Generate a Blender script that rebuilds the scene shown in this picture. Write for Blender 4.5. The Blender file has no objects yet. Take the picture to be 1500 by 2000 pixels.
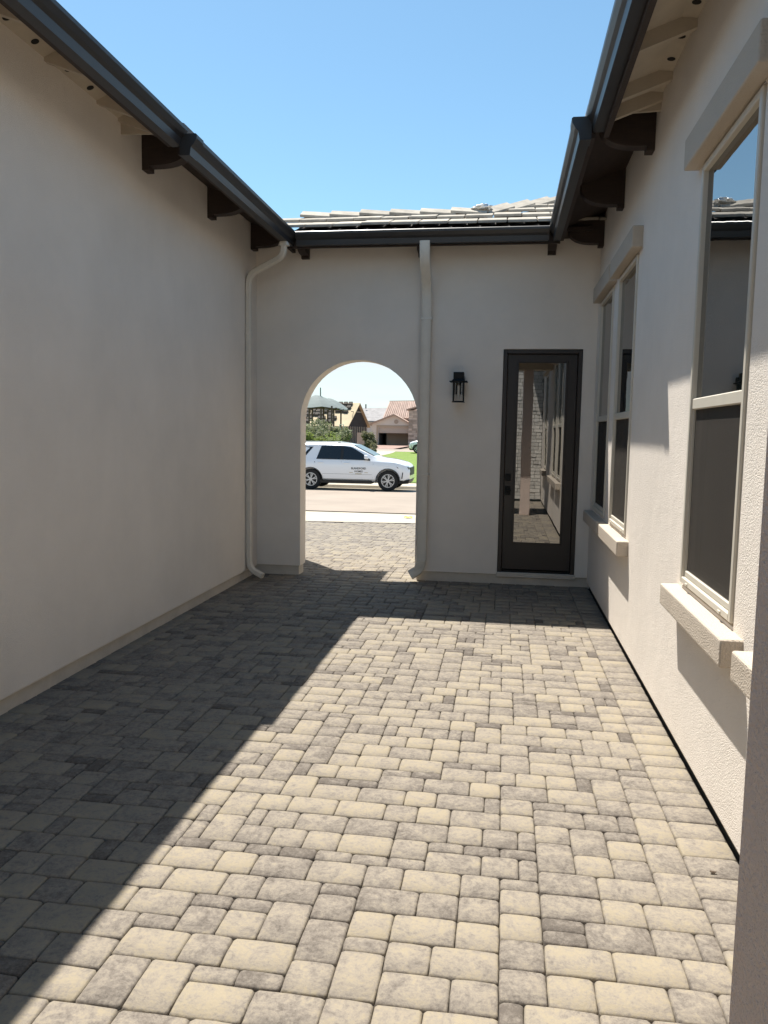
import bpy, bmesh, math, random
from mathutils import Vector, Matrix
R = math.radians
random.seed(7)
sc = bpy.context.scene
COL = sc.collection

# ------------------------------------------------------------------ camera
FPX, YAW, PITCH, ROLL, EYE = 1525.5, 0.1498, 0.1016, 0.0159, 1.672
cy, sy, cp, sp = math.cos(YAW), math.sin(YAW), math.cos(PITCH), math.sin(PITCH)
FWD = Vector((-sy*cp, cy*cp, -sp)); RGT = Vector((cy, sy, 0)); UPV = RGT.cross(FWD)
_r, _u = RGT.copy(), UPV.copy()
RGT = math.cos(ROLL)*_r + math.sin(ROLL)*_u
UPV = -math.sin(ROLL)*_r + math.cos(ROLL)*_u
cam = bpy.data.cameras.new('camera'); camo = bpy.data.objects.new('camera', cam); COL.objects.link(camo)
cam.sensor_fit = 'VERTICAL'; cam.sensor_height = 36; cam.lens = FPX/2000*36
cam.clip_start = 0.05; cam.clip_end = 3000
m = Matrix.Identity(4)
for i in range(3):
    m[i][0], m[i][1], m[i][2] = RGT[i], UPV[i], -FWD[i]
m[2][3] = EYE
camo.matrix_world = m
sc.camera = camo

def P(px, py, Y):
    """pixel of the photograph -> the point of its ray at depth Y"""
    d = FWD + RGT*((px-750)/FPX) + UPV*((1000-py)/FPX)
    return Vector((0, 0, EYE)) + d*(Y/d.y)
def pix(v):
    d = Vector(v)-Vector((0, 0, EYE)); z = d.dot(FWD)
    return (750+FPX*d.dot(RGT)/z, 1000-FPX*d.dot(UPV)/z, z)

# ------------------------------------------------------------------ light
SUN = Vector((-0.99, 1.40, 3.775)).normalized()          # towards the sun
world = bpy.data.worlds.new('World'); sc.world = world; world.use_nodes = True
wn, wl = world.node_tree.nodes, world.node_tree.links
wn.clear()
wo = wn.new('ShaderNodeOutputWorld'); wb = wn.new('ShaderNodeBackground')
sky = wn.new('ShaderNodeTexSky'); sky.sky_type = 'NISHITA'; sky.sun_disc = False
sky.sun_elevation = math.asin(SUN.z); sky.sun_rotation = math.atan2(SUN.x, SUN.y)
sky.altitude = 300; sky.air_density = 1.0; sky.dust_density = 0.4; sky.ozone_density = 0.9
wb.inputs['Strength'].default_value = 0.099
# thin streaks of high cloud low over the horizon, all the way round
tc = wn.new('ShaderNodeTexCoord'); sep = wn.new('ShaderNodeSeparateXYZ')
wl.new(tc.outputs['Generated'], sep.inputs[0])
mp = wn.new('ShaderNodeMapping'); mp.inputs['Scale'].default_value = (3.0, 3.0, 22.0)
wl.new(tc.outputs['Generated'], mp.inputs[0])
nz = wn.new('ShaderNodeTexNoise'); nz.inputs['Scale'].default_value = 2.2; nz.inputs['Detail'].default_value = 6; nz.inputs['Distortion'].default_value = 0.6
wl.new(mp.outputs[0], nz.inputs['Vector'])
cr = wn.new('ShaderNodeMapRange'); cr.inputs[1].default_value = 0.30; cr.inputs[2].default_value = 0.62; cr.inputs[3].default_value = 0.45
wl.new(nz.outputs['Fac'], cr.inputs[0])
er = wn.new('ShaderNodeMapRange'); er.inputs[1].default_value = 0.07; er.inputs[2].default_value = 0.26; er.inputs[3].default_value = 1.0; er.inputs[4].default_value = 0.0
wl.new(sep.outputs['Z'], er.inputs[0])
mu = wn.new('ShaderNodeMath'); mu.operation = 'MULTIPLY'
wl.new(cr.outputs[0], mu.inputs[0]); wl.new(er.outputs[0], mu.inputs[1])
mu2 = wn.new('ShaderNodeMath'); mu2.operation = 'MULTIPLY'; mu2.inputs[1].default_value = 1.0
wl.new(mu.outputs[0], mu2.inputs[0])
mxw = wn.new('ShaderNodeMix'); mxw.data_type = 'RGBA'; mxw.inputs[7].default_value = (4.7, 5.1, 5.35, 1)
wbal = wn.new('ShaderNodeMix'); wbal.data_type = 'RGBA'; wbal.blend_type = 'MULTIPLY'; wbal.inputs[0].default_value = 1.0
wbal.inputs[7].default_value = (0.79, 0.985, 0.95, 1)      # the phone's white balance of the blue
wl.new(sky.outputs[0], wbal.inputs[6])
wl.new(mu2.outputs[0], mxw.inputs[0]); wl.new(wbal.outputs[2], mxw.inputs[6])
wl.new(mxw.outputs[2], wb.inputs['Color']); wl.new(wb.outputs[0], wo.inputs[0])

sl = bpy.data.lights.new('sun', 'SUN'); slo = bpy.data.objects.new('sun', sl); COL.objects.link(slo)
sl.energy = 5.0; sl.angle = R(0.53); sl.color = (1.0, 0.955, 0.88)
slo.rotation_euler = SUN.to_track_quat('Z', 'Y').to_euler(); slo.location = (0, 0, 30)
sc.view_settings.view_transform = 'Standard'; sc.view_settings.look = 'None'
sc.view_settings.gamma = 1.0; sc.view_settings.exposure = 0.92; sc.view_settings.use_curve_mapping = False
sc.render.engine = 'CYCLES'
sc.cycles.max_bounces = 8; sc.cycles.diffuse_bounces = 5; sc.cycles.glossy_bounces = 4

# ------------------------------------------------------------------ materials
MAT = {}
def mat(name, col, rough=0.8, metal=0.0, var=0.0, vscale=3.0, bump=0.0, bscale=60.0, bdist=0.004, spec=0.5, ior=1.5,
        col2=None, coat=0.0, stretch=(1, 1, 1), detail=4.0, objvar=0.0):
    mt = bpy.data.materials.new(name); mt.use_nodes = True; MAT[name] = mt
    n, l = mt.node_tree.nodes, mt.node_tree.links
    b = n['Principled BSDF']
    b.inputs['Roughness'].default_value = rough; b.inputs['Metallic'].default_value = metal
    b.inputs['Specular IOR Level'].default_value = spec; b.inputs['IOR'].default_value = ior
    b.inputs['Coat Weight'].default_value = coat
    b.inputs['Base Color'].default_value = (*col, 1)
    geo = n.new('ShaderNodeNewGeometry'); mpn = n.new('ShaderNodeMapping'); mpn.inputs['Scale'].default_value = stretch
    l.new(geo.outputs['Position'], mpn.inputs[0])
    last = None
    if var or col2:
        t = n.new('ShaderNodeTexNoise'); t.inputs['Scale'].default_value = vscale; t.inputs['Detail'].default_value = detail; t.inputs['Roughness'].default_value = 0.62
        l.new(mpn.outputs[0], t.inputs['Vector'])
        mr = n.new('ShaderNodeMapRange'); mr.inputs[1].default_value = 0.32; mr.inputs[2].default_value = 0.68
        l.new(t.outputs['Fac'], mr.inputs[0])
        mx = n.new('ShaderNodeMix'); mx.data_type = 'RGBA'
        c2 = col2 if col2 else tuple(c*(1-var) for c in col)
        mx.inputs[6].default_value = (*col, 1); mx.inputs[7].default_value = (*c2, 1)
        l.new(mr.outputs[0], mx.inputs[0]); last = mx.outputs[2]
    if objvar:
        oi = n.new('ShaderNodeObjectInfo'); mr2 = n.new('ShaderNodeMapRange'); mr2.inputs[3].default_value = 1-objvar; mr2.inputs[4].default_value = 1+objvar
        l.new(oi.outputs['Random'], mr2.inputs[0])
        hs = n.new('ShaderNodeHueSaturation'); l.new(mr2.outputs[0], hs.inputs['Value'])
        if last: l.new(last, hs.inputs['Color'])
        else: hs.inputs['Color'].default_value = (*col, 1)
        last = hs.outputs[0]
    if last: l.new(last, b.inputs['Base Color'])
    if bump:
        t2 = n.new('ShaderNodeTexNoise'); t2.inputs['Scale'].default_value = bscale; t2.inputs['Detail'].default_value = 3
        l.new(mpn.outputs[0], t2.inputs['Vector'])
        bp = n.new('ShaderNodeBump'); bp.inputs['Strength'].default_value = bump; bp.inputs['Distance'].default_value = bdist
        l.new(t2.outputs['Fac'], bp.inputs['Height']); l.new(bp.outputs[0], b.inputs['Normal'])
    return mt

def stucco(name, col, grain=110, dist=0.006, strength=0.6):
    mt = mat(name, col, 0.92, spec=0.2, var=0.09, vscale=1.3)
    n, l = mt.node_tree.nodes, mt.node_tree.links; b = n['Principled BSDF']
    geo = n.new('ShaderNodeNewGeometry')
    t1 = n.new('ShaderNodeTexNoise'); t1.inputs['Scale'].default_value = grain; t1.inputs['Detail'].default_value = 3; t1.inputs['Roughness'].default_value = 0.55
    t2 = n.new('ShaderNodeTexNoise'); t2.inputs['Scale'].default_value = 7; t2.inputs['Detail'].default_value = 3
    l.new(geo.outputs['Position'], t1.inputs['Vector']); l.new(geo.outputs['Position'], t2.inputs['Vector'])
    ad = n.new('ShaderNodeMath'); ad.operation = 'MULTIPLY_ADD'; ad.inputs[1].default_value = 0.9
    l.new(t2.outputs['Fac'], ad.inputs[0]); l.new(t1.outputs['Fac'], ad.inputs[2])
    mp_ = n.new('ShaderNodeMapping'); mp_.inputs['Scale'].default_value = (5.0, 5.0, 0.35); l.new(geo.outputs['Position'], mp_.inputs[0])
    t5 = n.new('ShaderNodeTexNoise'); t5.inputs['Scale'].default_value = 1.6; t5.inputs['Detail'].default_value = 5; l.new(mp_.outputs[0], t5.inputs['Vector'])
    mr5 = n.new('ShaderNodeMapRange'); mr5.inputs[1].default_value = 0.3; mr5.inputs[2].default_value = 0.7; mr5.inputs[3].default_value = 0.992; mr5.inputs[4].default_value = 1.004; l.new(t5.outputs['Fac'], mr5.inputs[0])
    hs5 = n.new('ShaderNodeHueSaturation'); l.new(mr5.outputs[0], hs5.inputs['Value']); l.new(b.inputs['Base Color'].links[0].from_socket, hs5.inputs['Color']); l.new(hs5.outputs[0], b.inputs['Base Color'])
    bp = n.new('ShaderNodeBump'); bp.inputs['Strength'].default_value = strength; bp.inputs['Distance'].default_value = dist
    l.new(ad.outputs[0], bp.inputs['Height']); l.new(bp.outputs[0], b.inputs['Normal'])
    return mt

stucco('stucco', (0.82, 0.745, 0.66), 150, 0.0055, 0.85)
stucco('trim_stucco', (0.54, 0.465, 0.38), 120, 0.007, 0.9)
stucco('post_stucco', (0.74, 0.60, 0.52), 130, 0.012, 1.0)
mat('stem', (0.60, 0.54, 0.46), 0.95, var=0.18, vscale=5, bump=0.4, bscale=60, spec=0.2)
mat('bronze', (0.022, 0.021, 0.022), 0.42, metal=0.0, var=0.15, vscale=8, spec=0.6)
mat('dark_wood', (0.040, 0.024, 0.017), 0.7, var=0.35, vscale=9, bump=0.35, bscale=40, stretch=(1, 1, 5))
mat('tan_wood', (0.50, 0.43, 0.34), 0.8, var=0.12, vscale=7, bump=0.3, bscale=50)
mat('vent_dark', (0.012, 0.011, 0.01), 0.9)
mat('downspout', (0.70, 0.645, 0.555), 0.42, var=0.10, vscale=6, spec=0.5)
mat('vinyl', (0.60, 0.55, 0.46), 0.45, var=0.05, vscale=6)
mat('window_glass', (0.006, 0.008, 0.008), 0.012, spec=0.5, ior=4.5, bump=0.035, bscale=2.2, bdist=0.02)
mat('door_glass', (0.006, 0.007, 0.006), 0.01, spec=0.5, ior=2.8, bump=0.012, bscale=2.5, bdist=0.02)
mat('screen', (0.060, 0.052, 0.044), 0.75, var=0.15, vscale=2, spec=0.2)
n, l = MAT['screen'].node_tree.nodes, MAT['screen'].node_tree.links
tb = n.new('ShaderNodeBsdfTransparent'); mxs = n.new('ShaderNodeMixShader'); mxs.inputs[0].default_value = 0.30
l.new(n['Principled BSDF'].outputs[0], mxs.inputs[1]); l.new(tb.outputs[0], mxs.inputs[2]); l.new(mxs.outputs[0], n['Material Output'].inputs['Surface'])
mat('door_paint', (0.027, 0.018, 0.014), 0.45, var=0.10, vscale=3)
mat('black_metal', (0.004, 0.004, 0.004), 0.5, spec=0.25)
mat('lamp_glass', (0.8, 0.8, 0.8), 0.03); MAT['lamp_glass'].node_tree.nodes['Principled BSDF'].inputs['Transmission Weight'].default_value = 1.0
mat('bulb', (0.75, 0.70, 0.62), 0.2)
mat('roof_tile', (0.50, 0.45, 0.375), 0.9, var=0.35, vscale=7, bump=0.5, bscale=35, spec=0.2, objvar=0.12)
mat('wing_tile', (0.30, 0.27, 0.24), 0.9, var=0.3, vscale=5)
mat('mortar', (0.82, 0.82, 0.80), 0.38, metal=0.85, bump=0.9, bscale=40, bdist=0.01)
mat('sand', (0.06, 0.05, 0.04), 1.0, var=0.4, vscale=40, spec=0.1)
mat('veneer', (0.66, 0.63, 0.58), 0.9, var=0.25, vscale=9, bump=0.6, bscale=30, objvar=0.14)
mat('veneer_mortar', (0.25, 0.24, 0.22), 1.0)
mat('base_shade', (0.010, 0.014, 0.012), 0.7)  # near-black: shade of the gap at the wall foot put into the colour

# pavers: per-piece tone from the object (or the 'rnd' attribute in the joined field), blotches in the blend
mt = bpy.data.materials.new('paver'); mt.use_nodes = True; MAT['paver'] = mt
n, l = mt.node_tree.nodes, mt.node_tree.links; b = n['Principled BSDF']
b.inputs['Roughness'].default_value = 0.88; b.inputs['Specular IOR Level'].default_value = 0.25
oi = n.new('ShaderNodeObjectInfo'); at = n.new('ShaderNodeAttribute'); at.attribute_name = 'rnd'
ad = n.new('ShaderNodeMath'); ad.operation = 'ADD'; l.new(oi.outputs['Random'], ad.inputs[0]); l.new(at.outputs['Fac'], ad.inputs[1])
fr = n.new('ShaderNodeMath'); fr.operation = 'FRACT'; l.new(ad.outputs[0], fr.inputs[0])
at2 = n.new('ShaderNodeAttribute'); at2.attribute_name = 'small'
geo = n.new('ShaderNodeNewGeometry')
sc1 = n.new('ShaderNodeMath'); sc1.operation = 'MULTIPLY'; sc1.inputs[1].default_value = 40.0; l.new(fr.outputs[0], sc1.inputs[0])
va = n.new('ShaderNodeVectorMath'); va.operation = 'ADD'; l.new(geo.outputs['Position'], va.inputs[0]); l.new(sc1.outputs[0], va.inputs[1])
t1 = n.new('ShaderNodeTexNoise'); t1.inputs['Scale'].default_value = 7.5; t1.inputs['Detail'].default_value = 7; t1.inputs['Roughness'].default_value = 0.66
l.new(va.outputs[0], t1.inputs['Vector'])
t3 = n.new('ShaderNodeTexNoise'); t3.inputs['Scale'].default_value = 48; t3.inputs['Detail'].default_value = 5; t3.inputs['Roughness'].default_value = 0.8
l.new(geo.outputs['Position'], t3.inputs['Vector'])
t1.inputs['Distortion'].default_value = 0.5; t1.inputs['Scale'].default_value = 12.0; t1.inputs['Detail'].default_value = 9; t1.inputs['Roughness'].default_value = 0.80
def mad(a_, k_, c_):
    q_ = n.new('ShaderNodeMath'); q_.operation = 'MULTIPLY_ADD'; q_.inputs[1].default_value = k_; l.new(a_, q_.inputs[0])
    if isinstance(c_, (int, float)): q_.inputs[2].default_value = c_
    else: l.new(c_, q_.inputs[2])
    return q_.outputs[0]
f1 = mad(fr.outputs[0], 0.23, -0.085)
f2 = mad(t1.outputs['Fac'], 1.25, f1)
f3 = mad(at2.outputs['Fac'], 0.17, f2)
f4 = mad(t3.outputs['Fac'], 0.80, f3)          # centred near 0.675 + 0.21 = 0.885
rp = n.new('ShaderNodeValToRGB'); mrg = n.new('ShaderNodeMapRange'); mrg.inputs[1].default_value = 0.83; mrg.inputs[2].default_value = 1.40
l.new(f4, mrg.inputs[0]); l.new(mrg.outputs[0], rp.inputs[0])
e = rp.color_ramp.elements
e[0].position = 0.08; e[0].color = (0.272, 0.231, 0.167, 1)
e[1].position = 0.95; e[1].color = (0.104, 0.088, 0.074, 1)
x = e.new(0.30); x.color = (0.244, 0.211, 0.167, 1)
x = e.new(0.46); x.color = (0.212, 0.184, 0.152, 1)
x = e.new(0.66); x.color = (0.164, 0.142, 0.120, 1)
l.new(rp.outputs[0], b.inputs['Base Color'])
bp = n.new('ShaderNodeBump'); bp.inputs['Strength'].default_value = 0.55; bp.inputs['Distance'].default_value = 0.004
t4 = n.new('ShaderNodeTexNoise'); t4.inputs['Scale'].default_value = 70; t4.inputs['Detail'].default_value = 4
l.new(geo.outputs['Position'], t4.inputs['Vector']); l.new(t4.outputs['Fac'], bp.inputs['Height']); l.new(bp.outputs[0], b.inputs['Normal'])

# outside
mat('asphalt', (0.335, 0.272, 0.215), 0.95, var=0.18, vscale=0.5, bump=0.3, bscale=30)
mat('concrete', (0.45, 0.395, 0.31), 0.9, var=0.15, vscale=2, bump=0.2, bscale=40)
mat('earth', (0.28, 0.22, 0.16), 1.0, var=0.3, vscale=0.4)
mat('lawn', (0.17, 0.24, 0.035), 0.95, col2=(0.125, 0.19, 0.028), vscale=1.6, bump=0.8, bscale=25, bdist=0.03)
mat('car_white', (0.84, 0.86, 0.88), 0.28, coat=1.0)
mat('car_glass', (0.010, 0.012, 0.014), 0.03, ior=1.6)
mat('car_black', (0.012, 0.012, 0.012), 0.55)
mat('tyre', (0.012, 0.012, 0.012), 0.85)
mat('alloy', (0.55, 0.56, 0.57), 0.35, metal=0.6)
mat('lamp_lens', (0.07, 0.08, 0.08), 0.08, ior=1.6)
mat('seam', (0.16, 0.165, 0.17), 0.6)
mat('decal_black', (0.035, 0.035, 0.03), 0.6)
mat('decal_gold', (0.45, 0.34, 0.14), 0.6)
mat('canopy', (0.19, 0.22, 0.21), 0.8, var=0.15, vscale=1)
mat('brown_steel', (0.07, 0.035, 0.025), 0.5)
mat('white_steel', (0.62, 0.62, 0.58), 0.5)
mat('osb', (0.56, 0.44, 0.28), 0.9, var=0.2, vscale=0.6)
mat('stack_tile', (0.055, 0.045, 0.036), 0.9, objvar=0.3)
mat('stud', (0.42, 0.36, 0.28), 0.9)
mat('open_frame_shade', (0.045, 0.038, 0.034), 0.95, var=0.4, vscale=0.8, stretch=(1, 1, 2))  # darkness inside the open framing put into the colour
mat('house_white', (0.70, 0.63, 0.58), 0.9, var=0.05, vscale=1)
mat('house_tan', (0.45, 0.36, 0.28), 0.9, var=0.1, vscale=1)
mat('grey_roof', (0.33, 0.31, 0.30), 0.9, var=0.35, vscale=1.5)
mat('red_roof', (0.41, 0.295, 0.24), 0.9, var=0.25, vscale=1.2, objvar=0.1)
mat('garage_dark', (0.030, 0.028, 0.03), 0.9)
mat('garage_mid', (0.13, 0.12, 0.12), 0.9)
mat('garage_panel', (0.50, 0.42, 0.36), 0.7)
mat('red_drive', (0.33, 0.21, 0.165), 0.9, var=0.2, vscale=1.5)
mat('stone_far', (0.46, 0.37, 0.31), 0.9, objvar=0.35)
def leafmat(name, c):
    mt = mat(name, c, 0.6, var=0.5, vscale=2.5, spec=0.3)
    n, l = mt.node_tree.nodes, mt.node_tree.links; b = n['Principled BSDF']; o_ = n['Material Output']
    tr_ = n.new('ShaderNodeBsdfTranslucent'); mx_ = n.new('ShaderNodeMixShader'); mx_.inputs[0].default_value = 0.42
    l.new(b.inputs['Base Color'].links[0].from_socket, tr_.inputs['Color'])
    l.new(b.outputs[0], mx_.inputs[1]); l.new(tr_.outputs[0], mx_.inputs[2]); l.new(mx_.outputs[0], o_.inputs['Surface'])
leafmat('leaf_dark', (0.28, 0.30, 0.16)); leafmat('leaf_light', (0.24, 0.30, 0.07)); leafmat('leaf_olive', (0.25, 0.24, 0.13))
mat('bark', (0.09, 0.065, 0.045), 0.95)
mat('yellow', (0.75, 0.60, 0.02), 0.6)

# ------------------------------------------------------------------ builders
ORG = {}
def tag(o, label=None, cat=None, group=None, kind=None):
    if label: o['label'] = label
    if cat: o['category'] = cat
    if group: o['group'] = group
    if kind: o['kind'] = kind
    return o
def empty(name, loc):
    o = bpy.data.objects.new(name, None); COL.objects.link(o); o.location = loc; o.empty_display_size = 0.2
    ORG[o] = Vector(loc); return o
def place(name, me, parent, loc):
    o = bpy.data.objects.new(name, me); COL.objects.link(o); loc = Vector(loc)
    ORG[o] = loc
    if parent: o.parent = parent; o.location = loc-ORG[parent]
    else: o.location = loc
    return o

class MB:
    def __init__(s): s.v = []; s.f = []
    def add(s, vs, fs):
        k = len(s.v); s.v += [Vector(v) for v in vs]; s.f += [tuple(k+i for i in f) for f in fs]; return s
    def box(s, x0, x1, y0, y1, z0, z1):
        return s.add([(x0, y0, z0), (x1, y0, z0), (x1, y1, z0), (x0, y1, z0), (x0, y0, z1), (x1, y0, z1), (x1, y1, z1), (x0, y1, z1)],
                     [(0, 3, 2, 1), (4, 5, 6, 7), (0, 1, 5, 4), (1, 2, 6, 5), (2, 3, 7, 6), (3, 0, 4, 7)])
    def hexa(s, c):   # eight corners: bottom four then top four
        return s.add(c, [(0, 3, 2, 1), (4, 5, 6, 7), (0, 1, 5, 4), (1, 2, 6, 5), (2, 3, 7, 6), (3, 0, 4, 7)])
    def prism(s, poly, d):   # closed 3-D polygon pushed along d
        n = len(poly); d = Vector(d); vs = [Vector(q) for q in poly]; vs += [v+d for v in vs]
        return s.add(vs, [tuple(range(n))[::-1], tuple(range(n, 2*n))]+[(i, (i+1) % n, n+(i+1) % n, n+i) for i in range(n)])
    def tube(s, pts, r, seg=8, r2=None, caps=True):
        pts = [Vector(q) for q in pts]; n = len(pts); k0 = len(s.v)
        rings = []
        for i, q in enumerate(pts):
            t = (pts[min(i+1, n-1)]-pts[max(i-1, 0)]).normalized()
            a = t.cross(Vector((0, 0, 1)));
            if a.length < 1e-3: a = t.cross(Vector((0, 1, 0)))
            a.normalize(); bb = t.cross(a)
            rr = r if r2 is None else r+(r2-r)*i/(n-1)
            rings.append([q+(a*math.cos(2*math.pi*j/seg)+bb*math.sin(2*math.pi*j/seg))*rr for j in range(seg)])
        vs = [v for rg in rings for v in rg]; fs = []
        for i in range(n-1):
            for j in range(seg):
                fs.append((i*seg+j, i*seg+(j+1) % seg, (i+1)*seg+(j+1) % seg, (i+1)*seg+j))
        if caps: fs += [tuple(range(seg))[::-1], tuple((n-1)*seg+j for j in range(seg))]
        return s.add(vs, fs)
    def sweep(s, pts, w, d, side):   # rectangular pipe: w along 'side', d across
        pts = [Vector(q) for q in pts]; n = len(pts); side = Vector(side); rings = []
        for i, q in enumerate(pts):
            t0 = (pts[i]-pts[i-1]).normalized() if i else None
            t1 = (pts[i+1]-pts[i]).normalized() if i < n-1 else None
            t = (t0+t1).normalized() if t0 and t1 else (t0 or t1)
            a = (side-t*side.dot(t)).normalized(); c = t.cross(a)
            k = 1.0
            if t0 and t1: k = 1/max(0.5, t.dot(t1))
            rings.append([q+a*x*w/2+c*y*d/2*k for x, y in ((-1, -.7), (-.7, -1), (.7, -1), (1, -.7), (1, .7), (.7, 1), (-.7, 1), (-1, .7))])
        vs = [v for rg in rings for v in rg]; g = 8
        fs = [(i*g+j, i*g+(j+1) % g, (i+1)*g+(j+1) % g, (i+1)*g+j) for i in range(n-1) for j in range(g)]
        fs += [tuple(range(g))[::-1], tuple((n-1)*g+j for j in range(g))]
        return s.add(vs, fs)
    def mesh(s, name, m, smooth=False, bevel=0, seg=1, weld=False, org=None):
        c = org
        if c is None:
            lo = Vector([min(v[i] for v in s.v) for i in range(3)]); hi = Vector([max(v[i] for v in s.v) for i in range(3)]); c = (lo+hi)/2
        me = bpy.data.meshes.new(name); me.from_pydata([v-c for v in s.v], [], s.f)
        bm = bmesh.new(); bm.from_mesh(me)
        if weld: bmesh.ops.remove_doubles(bm, verts=bm.verts, dist=1e-4)
        bmesh.ops.recalc_face_normals(bm, faces=bm.faces)
        if bevel:
            ed = [q for q in bm.edges if len(q.link_faces) == 2 and q.calc_face_angle(0) > 0.5]
            bmesh.ops.bevel(bm, geom=ed, offset=bevel, segments=seg, affect='EDGES', profile=0.6, clamp_overlap=True)
        bm.to_mesh(me); bm.free()
        if smooth:
            for q in me.polygons: q.use_smooth = True
            if smooth != 'all':
                me.set_sharp_from_angle(angle=R(40))
        me.materials.append(MAT[m] if isinstance(m, str) else m)
        return me, c
    def build(s, name, m, parent=None, **k):
        me, c = s.mesh(name, m, **k)
        return place(name, me, parent, c)

def solid(polys, to3, thick):
    """polys: 2-D polygons sharing edges; front + back + rim faces"""
    mb = MB(); key = {}; f2 = []; edges = {}
    def vid(q):
        k = (round(q[0], 4), round(q[1], 4))
        if k not in key: key[k] = len(key)
        return key[k]
    for po in polys:
        ids = [vid(q) for q in po]; f2.append(ids)
        for a, c in zip(ids, ids[1:]+ids[:1]): edges[(a, c)] = 1
    pts = list(key.keys()); N = len(pts); th = Vector(thick)
    vs = [Vector(to3(*q)) for q in pts]; vs += [v+th for v in vs]
    fs = [tuple(i) for i in f2]+[tuple(i+N for i in reversed(q)) for q in f2]
    fs += [(c, a, a+N, c+N) for (a, c) in edges if (c, a) not in edges]
    return mb.add(vs, fs)

def wall_with_holes(u0, u1, z0, z1, holes):
    """grid polygons of a wall minus rectangular holes (u0,u1,z0,z1)"""
    us = sorted({u0, u1, *[h[0] for h in holes], *[h[1] for h in holes]}); zs = sorted({z0, z1, *[h[2] for h in holes], *[h[3] for h in holes]})
    out = []
    for a, c in zip(us, us[1:]):
        for d, e_ in zip(zs, zs[1:]):
            mu_, mz = (a+c)/2, (d+e_)/2
            if any(h[0] < mu_ < h[1] and h[2] < mz < h[3] for h in holes): continue
            out.append([(a, d), (c, d), (c, e_), (a, e_)])
    return out

# ------------------------------------------------------------------ ground, street
def zg(Y):   # terrain profile
    pts = [(-80, 0), (9, 0), (15.9, -0.20), (18.6, -0.285), (31.9, -0.66), (34, -0.49), (60, -0.34), (76, -0.20), (110, -0.15), (900, 0.0)]
    for (a, za), (c, zc) in zip(pts, pts[1:]):
        if a <= Y <= c: return za+(zc-za)*(Y-a)/(c-a)
    return 0
def sheet(name, m, x0, x1, ys, dz, kind='structure', nx=1):
    mb = MB(); vs = []; fs = []
    for y in ys:
        for i in range(nx+1): vs.append((x0+(x1-x0)*i/nx, y, zg(y)+dz))
    for j in range(len(ys)-1):
        for i in range(nx): k = j*(nx+1)+i; fs.append((k, k+1, k+nx+2, k+nx+1))
    o = mb.add(vs, fs).build(name, m); tag(o, kind=kind); return o
sheet('ground', 'earth', -400, 400, [-80, 9, 15.9, 18.6, 31.9, 34, 60, 76, 110, 900], -0.15)
sheet('street', 'asphalt', -120, 120, [18.95, 25, 31.7], -0.004)
def strip(name, m, x0, x1, prof):   # profile (Y, z) extruded along X
    mb = MB(); lo = min(z for y, z in prof)-0.25
    mb.prism([(x0, y, z) for y, z in prof]+[(x0, prof[-1][0], lo), (x0, prof[0][0], lo)], (x1-x0, 0, 0))
    o = mb.build(name, m); tag(o, kind='structure'); return o
z0 = zg(18.6)
# rolled kerb and apron this side: the paving ends on a gentle curve towards the right
APR = 15.9
def apron_edge(x): return 15.75+0.10*max(0, x+3.9)**1.5*0.9
mb = MB(); xs = [-30+i*1.0 for i in range(25)]+[-5+i*0.25 for i in range(33)]+[4+i*2 for i in range(14)]
vs = []; fs = []
for x_ in xs:
    e0 = min(apron_edge(x_), 17.6)
    for y, dz in ((e0, .008), (17.7, .010), (18.25, .012), (18.5, -.01), (18.75, -.045), (18.98, -.02)):
        vs.append((x_, y, zg(y)+dz))
for i in range(len(xs)-1):
    for j in range(5): k = i*6+j; fs.append((k, k+6, k+7, k+1))
o = mb.add(vs, fs).build('sidewalk', 'concrete', smooth=True); tag(o, kind='structure')
zf = -0.66
strip('far_kerb', 'concrete', -120, 120, [(31.62, zf-.015), (31.95, zf-.005), (32.02, zf+.12), (32.2, zf+.14)])
strip('far_sidewalk', 'concrete', -120, 120, [(32.203, zf+.138), (33.8, zf+.150)])
sheet('lawn', 'lawn', -60, 60, [33.75, 40, 60, 75.5], 0.03)
sheet('far_path', 'concrete', -60, 60, [75.4, 77.2], 0.05)
sheet('far_street', 'asphalt', -120, 120, [78, 86], 0.03)
# pale walk curving from the bushes across the lawn
mb = MB(); vs = []
for i in range(9):
    t = i/8; y = 58+17.6*t; xx = -11.6-0.6*t+1.0*math.sin(t*2.2); vs += [(xx-1.0, y, zg(y)+.045), (xx+1.0, y, zg(y)+.045)]
mb.add(vs, [(2*i, 2*i+1, 2*i+3, 2*i+2) for i in range(8)]); o = mb.build('lawn_path', 'concrete'); tag(o, kind='structure')

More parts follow.
